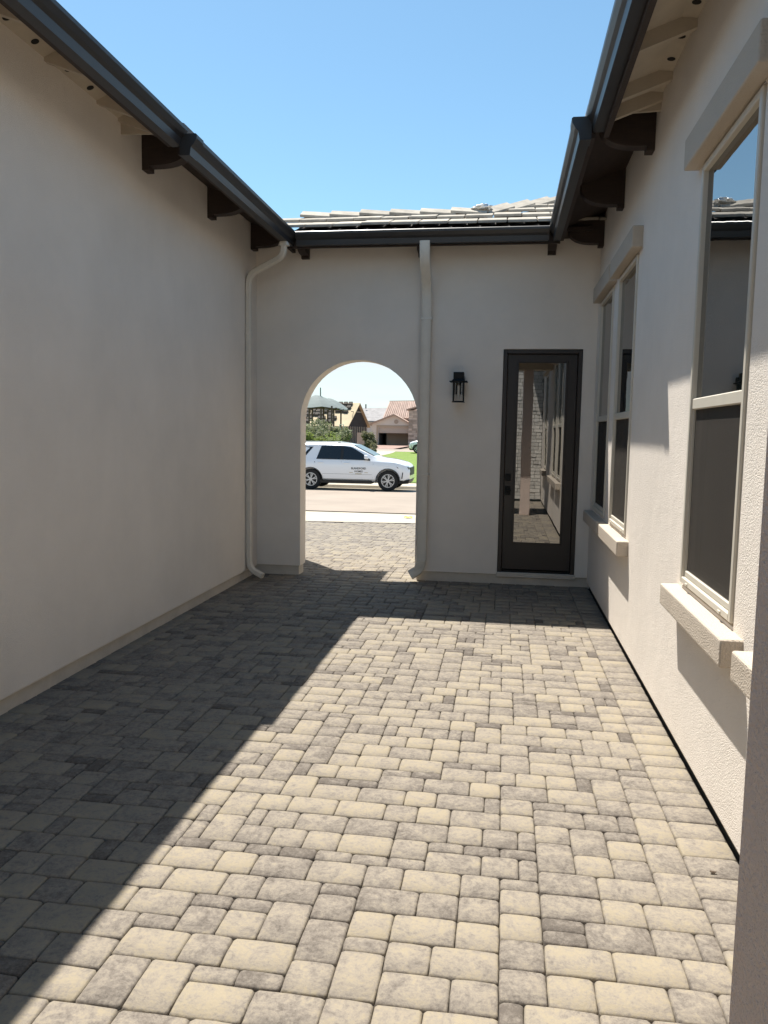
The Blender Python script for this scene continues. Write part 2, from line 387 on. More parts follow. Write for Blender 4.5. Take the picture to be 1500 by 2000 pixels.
# ------------------------------------------------------------------ paving
U = 0.0725
def tile_field(nx, ny, rnd):
    """random three-size laying; scanned column by column so that courses run across"""
    occ = [[False]*ny for _ in range(nx)]; out = []
    for i in range(nx):
        j = 0
        while j < ny:
            if occ[i][j]: j += 1; continue
            w = 0
            while j+w < ny and not occ[i][j+w] and w < 6: w += 1
            # (extent along Y, extent along X)
            if w == 1: opt = [((1, 2), 1)]
            elif w == 2: opt = [((2, 3), 4.2), ((2, 2), 4.4), ((2, 1), 1.3)]
            elif w == 3: opt = [((3, 2), 2.4), ((2, 3), 2.0), ((2, 2), 1.6), ((1, 2), 1.2)]
            elif w == 4: opt = [((2, 3), 4), ((2, 2), 4.2), ((2, 1), .8), ((1, 2), .6), ((3, 2), .8)]
            else: opt = [((2, 3), 4), ((2, 2), 4.2), ((3, 2), 2.2), ((2, 1), .8), ((1, 2), .7)]
            r_ = rnd.random()*sum(o_[1] for o_ in opt)
            for sz, wt in opt:
                r_ -= wt
                if r_ <= 0: break
            hy, wx = sz; wx = min(wx, nx-i)
            for ii in range(i, i+wx):
                for jj in range(j, j+hy): occ[ii][jj] = True
            out.append((i, j, wx, hy)); j += hy
    return out
def paver_geo(w, h, rnd):
    """pillow-edged block, top at z=0, centred"""
    g = 0.0011; hw, hh = w/2-g, h/2-g; c = 0.0075
    def j(a=0.0016): return rnd.uniform(-a, a)
    bx = [0.0018+j(.001) for _ in range(4)]
    o = []
    for sx, s_y in ((-1, -1), (1, -1), (1, 1), (-1, 1)):
        c1, c2 = c*rnd.uniform(.55, 1.3), c*rnd.uniform(.55, 1.3)
        p1, p2 = Vector((sx*(hw-c1), s_y*hh)), Vector((sx*hw, s_y*(hh-c2)))
        o += [p1, p2] if (sx*s_y) < 0 else [p2, p1]
    mids = [Vector((j(), -hh-bx[0])), Vector((hw+bx[1], j())), Vector((j(), hh+bx[2])), Vector((-hw-bx[3], j()))]
    # order: corner0 (p2,p1) mid-bottom corner1 (p1,p2) mid-right ...
    ring = [o[0], o[1], mids[0], o[2], o[3], mids[1], o[4], o[5], mids[2], o[6], o[7], mids[3]]
    ring = [q+Vector((j(.0008), j(.0008))) for q in ring]
    vs = []
    for ins, z in ((0, -0.024), (0.0014, -0.0060), (0.0072, 0.0)):
        for q in ring:
            vs.append((q.x*(1-ins/(w/2)), q.y*(1-ins/(h/2)), z+(j(.0006) if z == 0 else 0)))
    N = 12; fs = [(k*N+i, k*N+(i+1) % N, (k+1)*N+(i+1) % N, (k+1)*N+i) for k in range(2) for i in range(N)]
    fs.append(tuple(2*N+i for i in range(N)))
    return vs, fs
prnd = random.Random(21)
GEO = {}
def geos(w, h):
    k = (round(w, 4), round(h, 4))
    if k not in GEO: GEO[k] = [paver_geo(w, h, prnd) for _ in range(5)]
    return GEO[k]
PMESH = {}
def paver_mesh(w, h, v):
    k = (round(w, 4), round(h, 4), v)
    if k not in PMESH:
        vs, fs = geos(w, h)[v]; me = bpy.data.meshes.new('paver'); me.from_pydata(vs, [], fs)
        for q in me.polygons: q.use_smooth = True
        me.materials.append(MAT['paver'])
        a = me.attributes.new('small', 'FLOAT', 'POINT')
        val = 1.0 if w*h < 0.013 else 0.0
        for i in range(len(vs)): a.data[i].value = val
        PMESH[k] = me
    return PMESH[k]
def joined(name, items, parent, zf_, rnd):
    V, F, RN, SM = [], [], [], []
    for (cx, cyy, w, h) in items:
        vs, fs = geos(w, h)[rnd.randrange(5)]; k = len(V); rv = rnd.random(); dz = rnd.uniform(-.0015, .0015); sm = 1.0 if w*h < 0.013 else 0.0
        for (a, c, z) in vs: V.append((cx+a, cyy+c, zf_(cyy+c)+z+dz)); RN.append(rv); SM.append(sm)
        F += [tuple(k+i for i in f) for f in fs]
    me = bpy.data.meshes.new(name); me.from_pydata([Vector(v)-ORG[parent] for v in V], [], F)
    a = me.attributes.new('rnd', 'FLOAT', 'POINT'); a.data.foreach_set('value', RN)
    a = me.attributes.new('small', 'FLOAT', 'POINT'); a.data.foreach_set('value', SM)
    for q in me.polygons: q.use_smooth = True
    me.materials.append(MAT['paver'])
    o = place(name, me, parent, ORG[parent]); tag(o, kind='stuff'); return o

# courtyard: X -2.84..0.95, the right 0.19 m is a soldier course along the wall
XL, XR, YB = -2.82, 0.955, 8.74
court = MB().box(-2.95, 0.99, -6, 9.0, -0.10, -0.0135).build('courtyard_paving', 'sand'); tag(court, kind='structure')
items = []
nx = int(round((0.762+2.84)/U)); ny = int(round((9.0+6)/U)); sx0 = 0.762-nx*U
for (i, j, a, h) in tile_field(nx, ny, random.Random(5)):
    items.append((sx0+(i+a/2)*U, -6+(j+h/2)*U, a*U, h*U))
yy = -6.0
while yy < 8.72:
    items.append((0.762+0.21/2, yy+0.145/2, 0.21, 0.145)); yy += 0.145
def seen(it):
    q = pix((it[0], it[1], 0))
    if q[2] < 0.3 or not (-30 < q[0] < 1470 and q[1] < 2040): return 0
    return it[2]*it[3]*1.67/q[2]**3
items.sort(key=seen, reverse=True)
for it in items[:300]:
    o = bpy.data.objects.new('paver', paver_mesh(it[2], it[3], prnd.randrange(5))); COL.objects.link(o)
    o.parent = court; o.location = Vector((it[0], it[1], prnd.uniform(-.0018, .0018)))-ORG[court]
    o.rotation_euler = (prnd.uniform(-.006, .006), prnd.uniform(-.006, .006), prnd.uniform(-.006, .006))
joined('paver_field', items[300:], court, lambda y: 0.0, random.Random(9))

# driveway beyond the arch
mbd = MB(); vs = []
dys = [9.005, 10.5, 12, 13.5, 15, 17.7]
for y in dys: vs += [(-7, y, zg(y)-.016), (1.2, y, zg(y)-.016)]
mbd.add(vs, [(2*i, 2*i+1, 2*i+3, 2*i+2) for i in range(len(dys)-1)])
drive = mbd.build('driveway', 'sand'); tag(drive, kind='structure')
nx = int(8.0/U); ny = int(8.6/U); ditems = []
for (i, j, a, h) in tile_field(nx, ny, random.Random(13)):
    cx, cyy = -7+(i+a/2)*U, 9.01+(j+h/2)*U
    if cyy+h*U/2 < apron_edge(cx)+.02: ditems.append((cx, cyy, a*U, h*U))
joined('driveway_pavers', ditems, drive, zg, random.Random(3))

# ------------------------------------------------------------------ the house
house = empty('house', (-0.93, 8.74, 0))
tag(house, 'single-storey greige stucco house wrapped round the paver courtyard with dark gutters', 'house')
H = house
WT = 4.0          # stucco runs up to here, roof above
# left wing wall
MB().box(-3.06, XL, -6, 10.40, 0.095, WT).build('wall', 'stucco', H, bevel=0.012, seg=2)
MB().box(-3.04, XL-0.022, -5.98, 10.38, -0.4, 0.095).build('stem_wall', 'stem', H)
# arch wall with arch and door opening
AX, AR, AS = -1.628, 0.672, 1.803
DX0, DX1, DZ0, DZ1 = -0.03, 0.818, 0.115, 2.595
ztop, zbot = 3.80, 0.11
xl, xr = XL-0.05, 1.2
polys = []
N = 28
arc = [(AX-AR*math.cos(math.pi*i/N), AS+AR*math.sin(math.pi*i/N)) for i in range(N+1)]
polys.append([(xl, zbot), (AX-AR, zbot), (AX-AR, AS), (xl, AS)])
polys.append([(xl, AS), (AX-AR, AS), (AX-AR, ztop), (xl, ztop)])
for a, c in zip(arc, arc[1:]): polys.append([a, c, (c[0], ztop), (a[0], ztop)])
for q in wall_with_holes(AX+AR, xr, zbot, ztop, [(DX0, DX1, zbot, DZ1)]):
    if q[0][0] < AX+AR+1e-6 and q[0][1] < AS < q[2][1]:   # keep the edge shared with the arch
        q = [q[0], q[1], q[2], q[3], (q[3][0], AS)]
    polys.append(q)
aw = solid(polys, lambda u, z: (u, YB, z), (0, 0.25, 0)).build('arch_wall', 'stucco', H, bevel=0.014, seg=3)
MB().box(xl, AX-AR-0.018, YB+0.022, YB+0.23, -0.4, zbot+.004).build('stem_wall', 'stem', H)
MB().box(AX+AR+0.018, xr, YB+0.022, YB+0.23, -0.4, zbot+.003).build('stem_wall', 'stem', H)
# room behind the door (its walls are hidden from the courtyard but carry the roof)
MB().box(-0.72, 1.16, 9.0, 12.2, -0.4, 3.78).build('wall', 'stucco', H)
# right wing wall, with openings
WZ0, WZ1 = 0.90, 3.03
WIN = [(7.50, 8.44), (6.20, 7.14), (3.33, 4.27), (1.98, 2.92), (-1.10, -0.16)]
polys = wall_with_holes(-2.35, 8.76, 0.055, WT, [(a, c, WZ0, WZ1) for a, c in WIN])
solid(polys, lambda u, z: (XR, u, z), (0.22, 0, 0)).build('wall', 'stucco', H, bevel=0.010, seg=2)
MB().box(XR+0.03, 1.15, -2.33, 8.75, -0.4, 0.055).build('stem_wall', 'base_shade', H)  # stem coloured black for the shaded gap under the stucco edge
# stone-veneer pier wall behind the camera (mirrored in the door glass)
vy = -2.36
vm = MB().box(0.18, 1.17, vy-0.25, vy-0.03, -0.3, 3.4).build('stone_wall', 'veneer_mortar', H)
vr = random.Random(4); z = 0.06; row = 0
MB().box(0.15, 0.955, vy-.03, vy+.02, -.02, .055).build('stone_base', 'base_shade', H)
while z < 3.36:
    hgt = 0.088; x_ = 0.18-(row % 2)*0.06
    while x_ < 0.94:
        wd = vr.choice((0.13, 0.19, 0.24)); a, c = max(x_, 0.18)+.004, min(x_+wd, 0.95)-.004
        if c-a > 0.03:
            MB().box(a, c, vy-.03, vy+vr.uniform(-.004, .012), z+.005, z+hgt-.005).build('stone', 'veneer', vm)
        x_ += wd
    z += hgt; row += 1

# windows
def window(y0, y1, plain=False):
    w = MB(); z0, z1 = WZ0+.012, WZ1-.004; f = 0.034; X0, X1 = XR-0.012, XR+0.07
    a, c = y0+.003, y1-.003
    for bx in ((a, a+f, z0, z1), (c-f, c, z0, z1)): w.box(X0, X1, bx[0], bx[1], bx[2], bx[3])
    w.box(X0, X1, a+f, c-f, z0, z0+f); w.box(X0, X1, a+f, c-f, z1-f, z1)
    win = w.build('window', 'vinyl', H, bevel=0.004)
    zr = 1.84
    MB().box(XR-0.004, XR+.06, a+f+.001, c-f-.001, zr-.028, zr+.028).build('meeting_rail', 'vinyl', win, bevel=0.005)
    # inner stepped bead round the upper light and lower sash
    for (ya, yb) in ((a+f+.001, a+f+.014), (c-f-.014, c-f-.001)):
        MB().box(XR+.002, XR+.055, ya, yb, z0+f, zr-.029).build('sash_stile', 'vinyl', win)
    MB().box(XR+.002, XR+.055, a+f+.015, c-f-.015, z0+f+.001, z0+f+.034).build('bottom_rail', 'vinyl', win, bevel=0.004)
    MB().box(XR+.014, XR+.022, a+f+.002, c-f-.002, zr+.027, z1-f+.002).build('pane', 'window_glass', win)
    MB().box(XR+.012, XR+.018, a+f+.010, c-f-.010, z0+f+.03, zr-.027).build('insect_screen', 'screen', win)
    MB().box(XR+.046, XR+.053, a+f+.002, c-f-.002, z0+f+.002, zr-.027).build('pane', 'window_glass', win)
    for yy_ in (a+.16, c-.16): MB().box(X0-.006, X0+.004, yy_-.018, yy_+.018, z0+.006, z0+.018).build('weep_cover', 'vinyl', win)
    # dark slab added on the room side so no daylight passes
    MB().box(XR+.10, XR+.16, y0-.02, y1+.02, WZ0-.02, WZ1+.02).build('dark_backing', 'garage_dark', win)
    MB().box(XR-.088, XR+.03, y0-.155, y1+.105, 0.765, 0.882).build('sill', 'trim_stucco', win, bevel=0.014, seg=3)
    MB().box(XR-.078, XR+.03, y0-.155, y1+.115, 3.04, 3.195).build('lintel', 'trim_stucco', win, bevel=0.012, seg=3)
    return win
for a, c in WIN: window(a, c)

# door
door = MB().box(DX0+.05, DX1-.05, YB+.055, YB+.10, 0.165, DZ1-.05).build('door', 'door_paint', H, bevel=.003)
fr = MB()
fr.box(DX0+.002, DX0+.047, YB+.012, YB+.14, DZ0, DZ1-.002); fr.box(DX1-.047, DX1-.002, YB+.012, YB+.14, DZ0, DZ1-.002)
fr.box(DX0+.047, DX1-.047, YB+.012, YB+.14, DZ1-.047, DZ1-.002)
fr.build('door_frame', 'door_paint', door, bevel=.003)
MB().box(DX0-.01, DX1+.01, YB-.004, YB+.15, 0.08, 0.135).build('threshold', 'stem', door, bevel=.006)
MB().box(DX0+.05, DX1-.05, YB+.03, YB+.13, 0.135, 0.160).build('door_sweep', 'black_metal', door)
GX0, GX1, GZ0, GZ1 = 0.142, 0.648, 0.475, 2.450
MB().box(GX0, GX1, YB+.050, YB+.058, GZ0, GZ1).build('glass', 'door_glass', door)
gb = MB()
gb.box(GX0-.022, GX0-.001, YB+.043, YB+.06, GZ0-.022, GZ1+.022); gb.box(GX1+.001, GX1+.022, YB+.043, YB+.06, GZ0-.022, GZ1+.022)
gb.box(GX0-.001, GX1+.001, YB+.043, YB+.06, GZ0-.022, GZ0-.001); gb.box(GX0-.001, GX1+.001, YB+.043, YB+.06, GZ1+.001, GZ1+.022)
gb.build('glass_bead', 'door_paint', door, bevel=.003)
MB().box(.032, .090, YB+.035, YB+.057, 1.155, 1.235).build('deadbolt', 'black_metal', door, bevel=.006, seg=2)
hd = MB().box(.032, .090, YB+.042, YB+.057, 1.000, 1.10).build('door_handle', 'black_metal', door, bevel=.004)
MB().box(.044, .100, YB-.005, YB+.012, 1.045, 1.066).box(.052, .074, YB+.01, YB+.045, 1.043, 1.068).build('lever', 'black_metal', door, bevel=.003)

# ---- gutters (K profile), d measured outward from the fascia
GP = [(0, .135), (0, 0), (.070, 0), (.078, .052), (.098, .072), (.118, .105), (.120, .128), (.112, .135)]
GI = [(.112, .128), (.112, .106), (.092, .077), (.072, .056), (.065, .006), (.006, .006), (.006, .135)]
def gutter(name, org, out, along, length, z):
    out = Vector(out); along = Vector(along)
    poly = [Vector(org)+out*d+Vector((0, 0, z+h)) for d, h in GP+GI]
    mb = MB(); n = len(poly); d = along*length
    vs = poly+[q+d for q in poly]; no = len(GP)
    fs = [(i, (i+1) % n, n+(i+1) % n, n+i) for i in range(n)]
    mb.add(vs, fs)
    for k in (0, n): mb.add([vs[k+i] for i in range(no)], [tuple(range(no))])
    return mb.build(name, 'bronze', H)
LZ = 3.775-.135
JY = 5.62            # where the corbelled stretch ends
LX, RX, BY = -2.245, 0.390, 8.27
# fascia planes
LF, RF, BF = LX-.120, RX+.120, BY+.120
gl = gutter('gutter', (LF, JY, 0), (1, 0, 0), (0, 1, 0), BY-.002-JY+.12, LZ)
gr = gutter('gutter', (RF, JY, 0), (-1, 0, 0), (0, 1, 0), BY-.002-JY+.12, LZ)
gb_ = gutter('gutter', (LX-.004, BF, 0), (0, -1, 0), (1, 0, 0), RX-LX+.008, LZ-.002)
NLX, NRX, NLZ = -2.315, 0.476, 3.835-.135
gn1 = gutter('gutter', (NLX-.12, -6, 0), (1, 0, 0), (0, 1, 0), JY+6-.03, NLZ)
gn2 = gutter('gutter', (NRX+.12, -6, 0), (-1, 0, 0), (0, 1, 0), JY+6-.03, NLZ-.015)
# stepped end boxes
def end_cap(org, sg, par):
    k = 1.10; poly = [Vector((org[0]+sg*(d*k-.006), JY-.055, org[2]+h*k-.006)) for d, h in GP]
    MB().prism(poly, (0, .13, 0)).build('end_cap', 'bronze', par)
end_cap((LF, 0, LZ), 1, gl); end_cap((RF, 0, LZ), -1, gr)
# fascia boards
MB().box(LF-.035, LF-.002, JY-.02, 10.6, LZ+.012, LZ+.16).build('fascia', 'dark_wood', H)
MB().box(RF+.002, RF+.035, JY-.02, BF+.03, LZ+.012, LZ+.16).build('fascia', 'dark_wood', H)
MB().box(LF, RF, BF+.002, BF+.035, LZ-.015, LZ+.15).build('fascia', 'dark_wood', H)
MB().box(NLX-.155, NLX-.122, -6, JY-.03, NLZ+.005, NLZ+.15).build('fascia', 'dark_wood', H)
MB().box(NRX+.122, NRX+.155, -6, JY-.03, NLZ-.05, NLZ+.135).build('fascia', 'dark_wood', H)

# ---- roofs of the wings (slabs with tile on top), pitch 0.36
PIT = 0.36
def slab(name, m, x0, x1, y0, y1, z0, th, up):
    dx = x1-x0; z1 = z0+abs(dx)*up
    return MB().hexa([(x0, y0, z0), (x1, y0, z1), (x1, y1, z1), (x0, y1, z0), (x0, y0, z0+th), (x1, y0, z1+th), (x1, y1, z1+th), (x0, y1, z0+th)]).build(name, m, H)
slab('roof', 'wing_tile', LF-.005+.03, -7.5, JY-.04, 10.7, 3.80, .06, PIT)
slab('roof', 'wing_tile', NLX-.10, -7.5, -6, JY-.042, 3.86, .06, PIT)
slab('roof', 'wing_tile', RF-.025, 6.5, JY-.04, 12.6, 3.80, .06, PIT)
slab('roof', 'wing_tile', NRX+.10, 6.5, -6, JY-.042, 3.845, .06, PIT)
# soffit boards over the corbelled stretch (dark) and the rafter stretch (tan)
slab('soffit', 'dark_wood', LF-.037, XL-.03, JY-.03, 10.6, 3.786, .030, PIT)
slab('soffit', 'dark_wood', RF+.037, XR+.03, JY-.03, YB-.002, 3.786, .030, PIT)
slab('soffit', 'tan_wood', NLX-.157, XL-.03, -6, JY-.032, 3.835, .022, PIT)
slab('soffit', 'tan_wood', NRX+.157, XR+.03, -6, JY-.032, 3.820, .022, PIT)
MB().box(LF, RF, BF+.037, YB+.001, 3.775, 3.80).build('soffit', 'dark_wood', H)
for xw, xf in ((XL-.002, NLX-.16), (XR+.002, NRX+.16)):
    MB().prism([(xf, JY-.052, 3.79), (xw, JY-.052, 3.80), (xw, JY-.052, 3.83+abs(xw-xf)*PIT), (xf, JY-.052, 3.83)], (0, .020, 0)).build('soffit_end', 'tan_wood', H)
# rafter tails + vent blocks on the near stretch
def rafters(xw, xf, zf_, sgn):
    ys = []; y = JY-.053
    while y > 1.2: ys.append(y); y -= (0.30 if len(ys) == 1 else 0.62)
    for y in ys:
        zw = zf_+abs(xw-xf)*PIT
        MB().hexa([(xf, y-.04, zf_-.085), (xw, y-.04, zw-.085), (xw, y, zw-.085), (xf, y, zf_-.085),
                   (xf, y-.04, zf_), (xw, y-.04, zw), (xw, y, zw), (xf, y, zf_)]).build('rafter_tail', 'tan_wood', H)
    zb, zt = 3.895, zf_+abs(xw-xf)*PIT
    for y1, y0 in zip(ys, ys[1:]):
        xt = xw-sgn*.085; zt2 = zf_+abs(xt-xf)*PIT; y1_ = y1-.041; y0_ = y0+.001
        bl = MB().hexa([(xw, y0_, zb), (xw, y1_, zb), (xw+sgn*.03, y1_, zb), (xw+sgn*.03, y0_, zb), (xt, y0_, zt2), (xt, y1_, zt2), (xt+sgn*.06, y1_, zt2), (xt+sgn*.06, y0_, zt2)]).build('vent_block', 'tan_wood', H)
        if y1_-y0_ < .4: continue
        ua = Vector((xt-xw, 0, zt2-zb)); L0 = ua.length; ua.normalize(); nn = Vector((-ua.z*sgn, 0, ua.x*sgn))
        if nn.z > 0: nn = -nn
        for k in (.27, .73):
            c0 = Vector((xw, y0_+(y1_-y0_)*k, zb))+ua*L0*.5+nn*.001
            ring = [c0+ua*.024*math.cos(t*math.pi/6)+Vector((0, .024*math.sin(t*math.pi/6), 0)) for t in range(12)]
            MB().prism(ring, nn*.0015).build('vent_hole', 'vent_dark', bl)
rafters(XL, NLX-.157, 3.835, -1)
rafters(XR, NRX+.157, 3.820, 1)

# ---- corbels
def corbel(base, out, side, zb, zt=3.86, reach=.37, th=.10):
    base, out, side = Vector(base), Vector(out), Vector(side)
    h = zt-zb; prof = [(0, zt+.09), (0, zb-.02), (.055, zb-.02), (.055, zb+.012)]
    for i in range(9):
        t = math.sin(i/8*math.pi/2); prof.append((.085+(reach-.085)*t, zb+.012+(h*.72)*(1-(1-t**2.5)**(1/2.5))))
    prof.append((reach, zt-.04))
    poly = [base+out*d+Vector((0, 0, z))-side*th/2 for d, z in prof]
    return MB().prism(poly, side*th).build('corbel', 'dark_wood', H, bevel=.003)
for y in (5.95, 7.30, 8.58):
    corbel((XL, y, 0), (1, 0, 0), (0, 1, 0), 3.675)
for y in (5.78, 7.15, 8.52):
    corbel((XR, y, 0), (-1, 0, 0), (0, 1, 0), 3.625)
for x_ in (-2.245, -.935, .445):
    corbel((x_, YB, 0), (0, -1, 0), (1, 0, 0), 3.60, zt=3.775, reach=.26, th=.085)

# ---- connecting roof: flat tiles, ridge caps, and the hip climbing to the right
cp_ = 0.40; ey, ez = BY+.10, 3.805; ry = 9.12; rz = ez+(ry-ey)*cp_
croof = MB().prism([(LF+.02, ey+.05, ez-.015), (LF+.02, ry, rz-.04), (LF+.02, 2*ry-ey, ez-.04), (LF+.02, 2*ry-ey, ez-.075), (LF+.02, ey+.05, ez-.05)], (RF-LF+.3, 0, 0)).build('roof', 'dark_wood', H)
MB().box(LF-.5, 1.0, 2*ry-ey-.02, 2*ry-ey+.10, 3.66, 3.80).build('gutter', 'bronze', H)
# hip part: a plane rising on beyond the ridge line
HX = -0.30
MB().add([(HX, ry, rz-.03), (1.6, ry, rz-.03), (1.6, ry+1.9, rz-.03+1.9*cp_), (HX, ry, rz-.30), (1.6, ry, rz-.30), (1.6, ry+1.9, rz-.3+1.9*cp_)],
         [(0, 1, 2), (3, 5, 4), (0, 3, 4, 1), (1, 4, 5, 2), (2, 5, 3, 0)]).build('roof', 'dark_wood', H)
tr = random.Random(8)
def tile(parent, x0, w, y0, ln, z0, th=.030, xclip=None):
    x1 = x0+w-.012
    tz = .014+tr.uniform(-.004, .005); ty = tr.uniform(-.006, .006)
    a, c = y0+ty, y0+ty+ln; za, zc = z0+tz, z0+tz+ln*(cp_-.085)
    MB().hexa([(x0, a, za), (x1, a, za), (x1, c, zc), (x0, c, zc), (x0, a, za+th), (x1, a, za+th), (x1, c, zc+th), (x0, c, zc+th)]).build('roof_tile', 'roof_tile', parent, bevel=.004)
TW, EXP = 0.305, 0.37
for row in range(6):
    y0 = ey-.03+row*EXP; zt_ = ez+row*EXP*cp_+.012
    x_ = LF-.10-(row % 2)*TW/2
    ln = .43
    if row == 1: ln = ry-y0-.02
    while x_ < 1.25:
        if row < 2 or x_ > HX+(y0-ry)+.02: tile(croof, x_, TW, y0, ln, zt_)
        x_ += TW
for row in range(2):            # street side slope
    y0 = 2*ry-(ey-.03+row*EXP); zt_ = ez+row*EXP*cp_+.012; x_ = LF-.1
    while x_ < 1.2:
        x1 = x_+TW-.004; ln = .43 if row == 0 else .33; a, c = y0, y0-ln; za, zc = zt_, zt_+ln*(cp_-.055)
        MB().hexa([(x_, c, zc), (x1, c, zc), (x1, a, za), (x_, a, za), (x_, c, zc+.03), (x1, c, zc+.03), (x1, a, za+.03), (x_, a, za+.03)]).build('roof_tile', 'roof_tile', croof)
        x_ += TW
def cap(a, c, lift0, lift1):
    """a V-shaped ridge cap from a to c"""
    a, c = Vector(a), Vector(c); d = (c-a).normalized(); s = d.cross(Vector((0, 0, 1))).normalized(); up = Vector((0, 0, 1))
    def sec(q, lift): return [q+s*.135+up*(lift-.055), q+up*(lift+.020), q-s*.135+up*(lift-.055), q-s*.135+up*(lift-.085), q+up*(lift-.010), q+s*.135+up*(lift-.085)]
    A, B = sec(a, lift0), sec(c, lift1); mb = MB()
    mb.add(A+B, [(0, 1, 4, 5), (1, 2, 3, 4), (6, 11, 10, 7), (7, 10, 9, 8)]+[(i, 6+i, 6+(i+1) % 6, (i+1) % 6) for i in range(6)])
    return mb.build('ridge_cap', 'roof_tile', croof, bevel=.003)
x_ = LF-.02
while x_ < HX-.2:
    cap((x_, ry, rz+.045), (x_+.40, ry, rz+.045), .045+tr.uniform(-.004, .006), .012); x_ += .345
hd_ = Vector((1, 1, cp_)).normalized(); q = Vector((HX-.02, ry, rz+.05))
for k in range(6):
    cap(q, q+hd_*.40, .012, .045+tr.uniform(-.004, .006)); q = q+hd_*.345
# crumpled mortar / lead flashing where hip meets ridge
bm = bmesh.new(); bmesh.ops.create_icosphere(bm, subdivisions=3, radius=1.0)
for v in bm.verts:
    s_ = 1+0.28*math.sin(7*v.co.x+3*v.co.y)*math.cos(6*v.co.z+2*v.co.x); v.co = Vector((v.co.x*.11*s_, v.co.y*.10*s_, v.co.z*.035*s_))
me = bpy.data.meshes.new('flashing'); bm.to_mesh(me); bm.free(); me.materials.append(MAT['mortar'])
for q_ in me.polygons: q_.use_smooth = True
place('flashing', me, croof, (HX-.02, ry-.01, rz+.085))

# ---- downspouts
def arc_pts(p0, p1, p2, n=4):
    p0, p1, p2 = Vector(p0), Vector(p1), Vector(p2)
    return [p0*(1-t)**2+p1*2*t*(1-t)+p2*t*t for t in [i/n for i in range(n+1)]]
cx = -0.872
pts = [(cx, BY+.07, 3.66), (cx, BY+.07, 3.60)]+arc_pts((cx, BY+.075, 3.56), (cx, BY+.085, 3.50), (cx, BY+.14, 3.43))+arc_pts((cx, 8.60, 3.29), (cx, 8.67, 3.20), (cx, 8.672, 3.10))+[(cx, 8.672, .30)]+arc_pts((cx, 8.672, .26), (cx-.005, 8.667, .15), (cx-.06, 8.655, .115), 5)+[(cx-.125, 8.64, .075)]
ds = MB().sweep(pts, .105, .075, (1, 0, 0)).build('downspout', 'downspout', H, smooth=True)
for k in range(6):   # crimps of the bottom elbow
    t = k/5; c_ = Vector((cx-.004-.06*t*t, 8.665-.008*t, .245-.125*t)); a_ = t*0.9
    mbk = MB(); ux = Vector((math.cos(a_), 0, -math.sin(a_)*-1)); 
    d1 = Vector((math.cos(a_)*.056, 0, math.sin(a_)*-.056*-1)); 
    mbk.sweep([c_-d1, c_+d1], .083, .006, (0, 1, 0)); mbk.build('elbow_rib', 'downspout', ds)
for z_ in (2.9, 1.2):
    MB().box(cx-.062, cx+.062, 8.632, 8.742, z_, z_+.025).build('strap', 'downspout', ds, bevel=.002)
pts = [(-2.335, 8.16, 3.66), (-2.335, 8.16, 3.60)]+arc_pts((-2.335, 8.16, 3.60), (-2.335, 8.17, 3.50), (-2.42, 8.22, 3.475))+arc_pts((-2.66, 8.33, 3.40), (-2.790, 8.36, 3.36), (-2.790, 8.37, 3.24))+[(-2.790, 8.37, .26)]+arc_pts((-2.790, 8.37, .22), (-2.790, 8.37, .12), (-2.70, 8.35, .085), 5)+[(-2.62, 8.33, .050)]
ds2 = MB().sweep(pts, .070, .058, (0, 1, 0)).build('downspout', 'downspout', H, smooth=True)
for z_ in (2.7, 1.1):
    MB().box(-2.825, -2.757, 8.33, 8.41, z_, z_+.025).build('strap', 'downspout', ds2, bevel=.002)

# ---- wall lantern (hangs on the wall: its own thing)
lx, ly = -0.500, 8.60
lan = empty('wall_lantern', (lx, YB, 2.02)); tag(lan, 'black metal wall lantern with clear glass between arch and door', 'wall lantern')
MB().box(lx-.055, lx+.055, 8.70, YB-.001, 2.10, 2.30).build('back_plate', 'black_metal', lan, bevel=.004)
MB().box(lx-.02, lx+.02, 8.64, 8.70, 2.25, 2.285).build('arm', 'black_metal', lan)
MB().box(lx-.056, lx+.056, ly-.056, ly+.056, 2.262, 2.332).hexa([(lx-.072, ly-.072, 2.236), (lx+.072, ly-.072, 2.236), (lx+.072, ly+.072, 2.236), (lx-.072, ly+.072, 2.236), (lx-.055, ly-.055, 2.262), (lx+.055, ly-.055, 2.262), (lx+.055, ly+.055, 2.262), (lx-.055, ly+.055, 2.262)]).build('cap', 'black_metal', lan, bevel=.002)
MB().box(lx-.096, lx+.096, ly-.096, ly+.096, 2.226, 2.236).build('brim', 'black_metal', lan, bevel=.002)
for sx in (-1, 1):
    for s_y in (-1, 1):
        MB().box(lx+sx*.054-.006, lx+sx*.054+.006, ly+s_y*.054-.006, ly+s_y*.054+.006, 2.025, 2.226).build('cage_post', 'black_metal', lan)
MB().hexa([(lx-.070, ly-.070, 2.010), (lx+.070, ly-.070, 2.010), (lx+.070, ly+.070, 2.010), (lx-.070, ly+.070, 2.010), (lx-.058, ly-.058, 2.025), (lx+.058, ly-.058, 2.025), (lx+.058, ly+.058, 2.025), (lx-.058, ly+.058, 2.025)]).build('base', 'black_metal', lan, bevel=.001)
gm = MB().tube([(lx, ly, 2.026), (lx, ly, 2.222)], .040, 20, caps=False); gm.build('glass', 'lamp_glass', lan, smooth=True)
bl = MB().tube([(lx, ly, 2.195), (lx, ly, 2.17), (lx, ly, 2.13), (lx, ly, 2.09), (lx, ly, 2.07)], .010, 12).build('bulb', 'bulb', lan, smooth=True)
MB().tube([(lx, ly, 2.225), (lx, ly, 2.19)], .016, 12).build('socket', 'black_metal', lan, smooth=True)

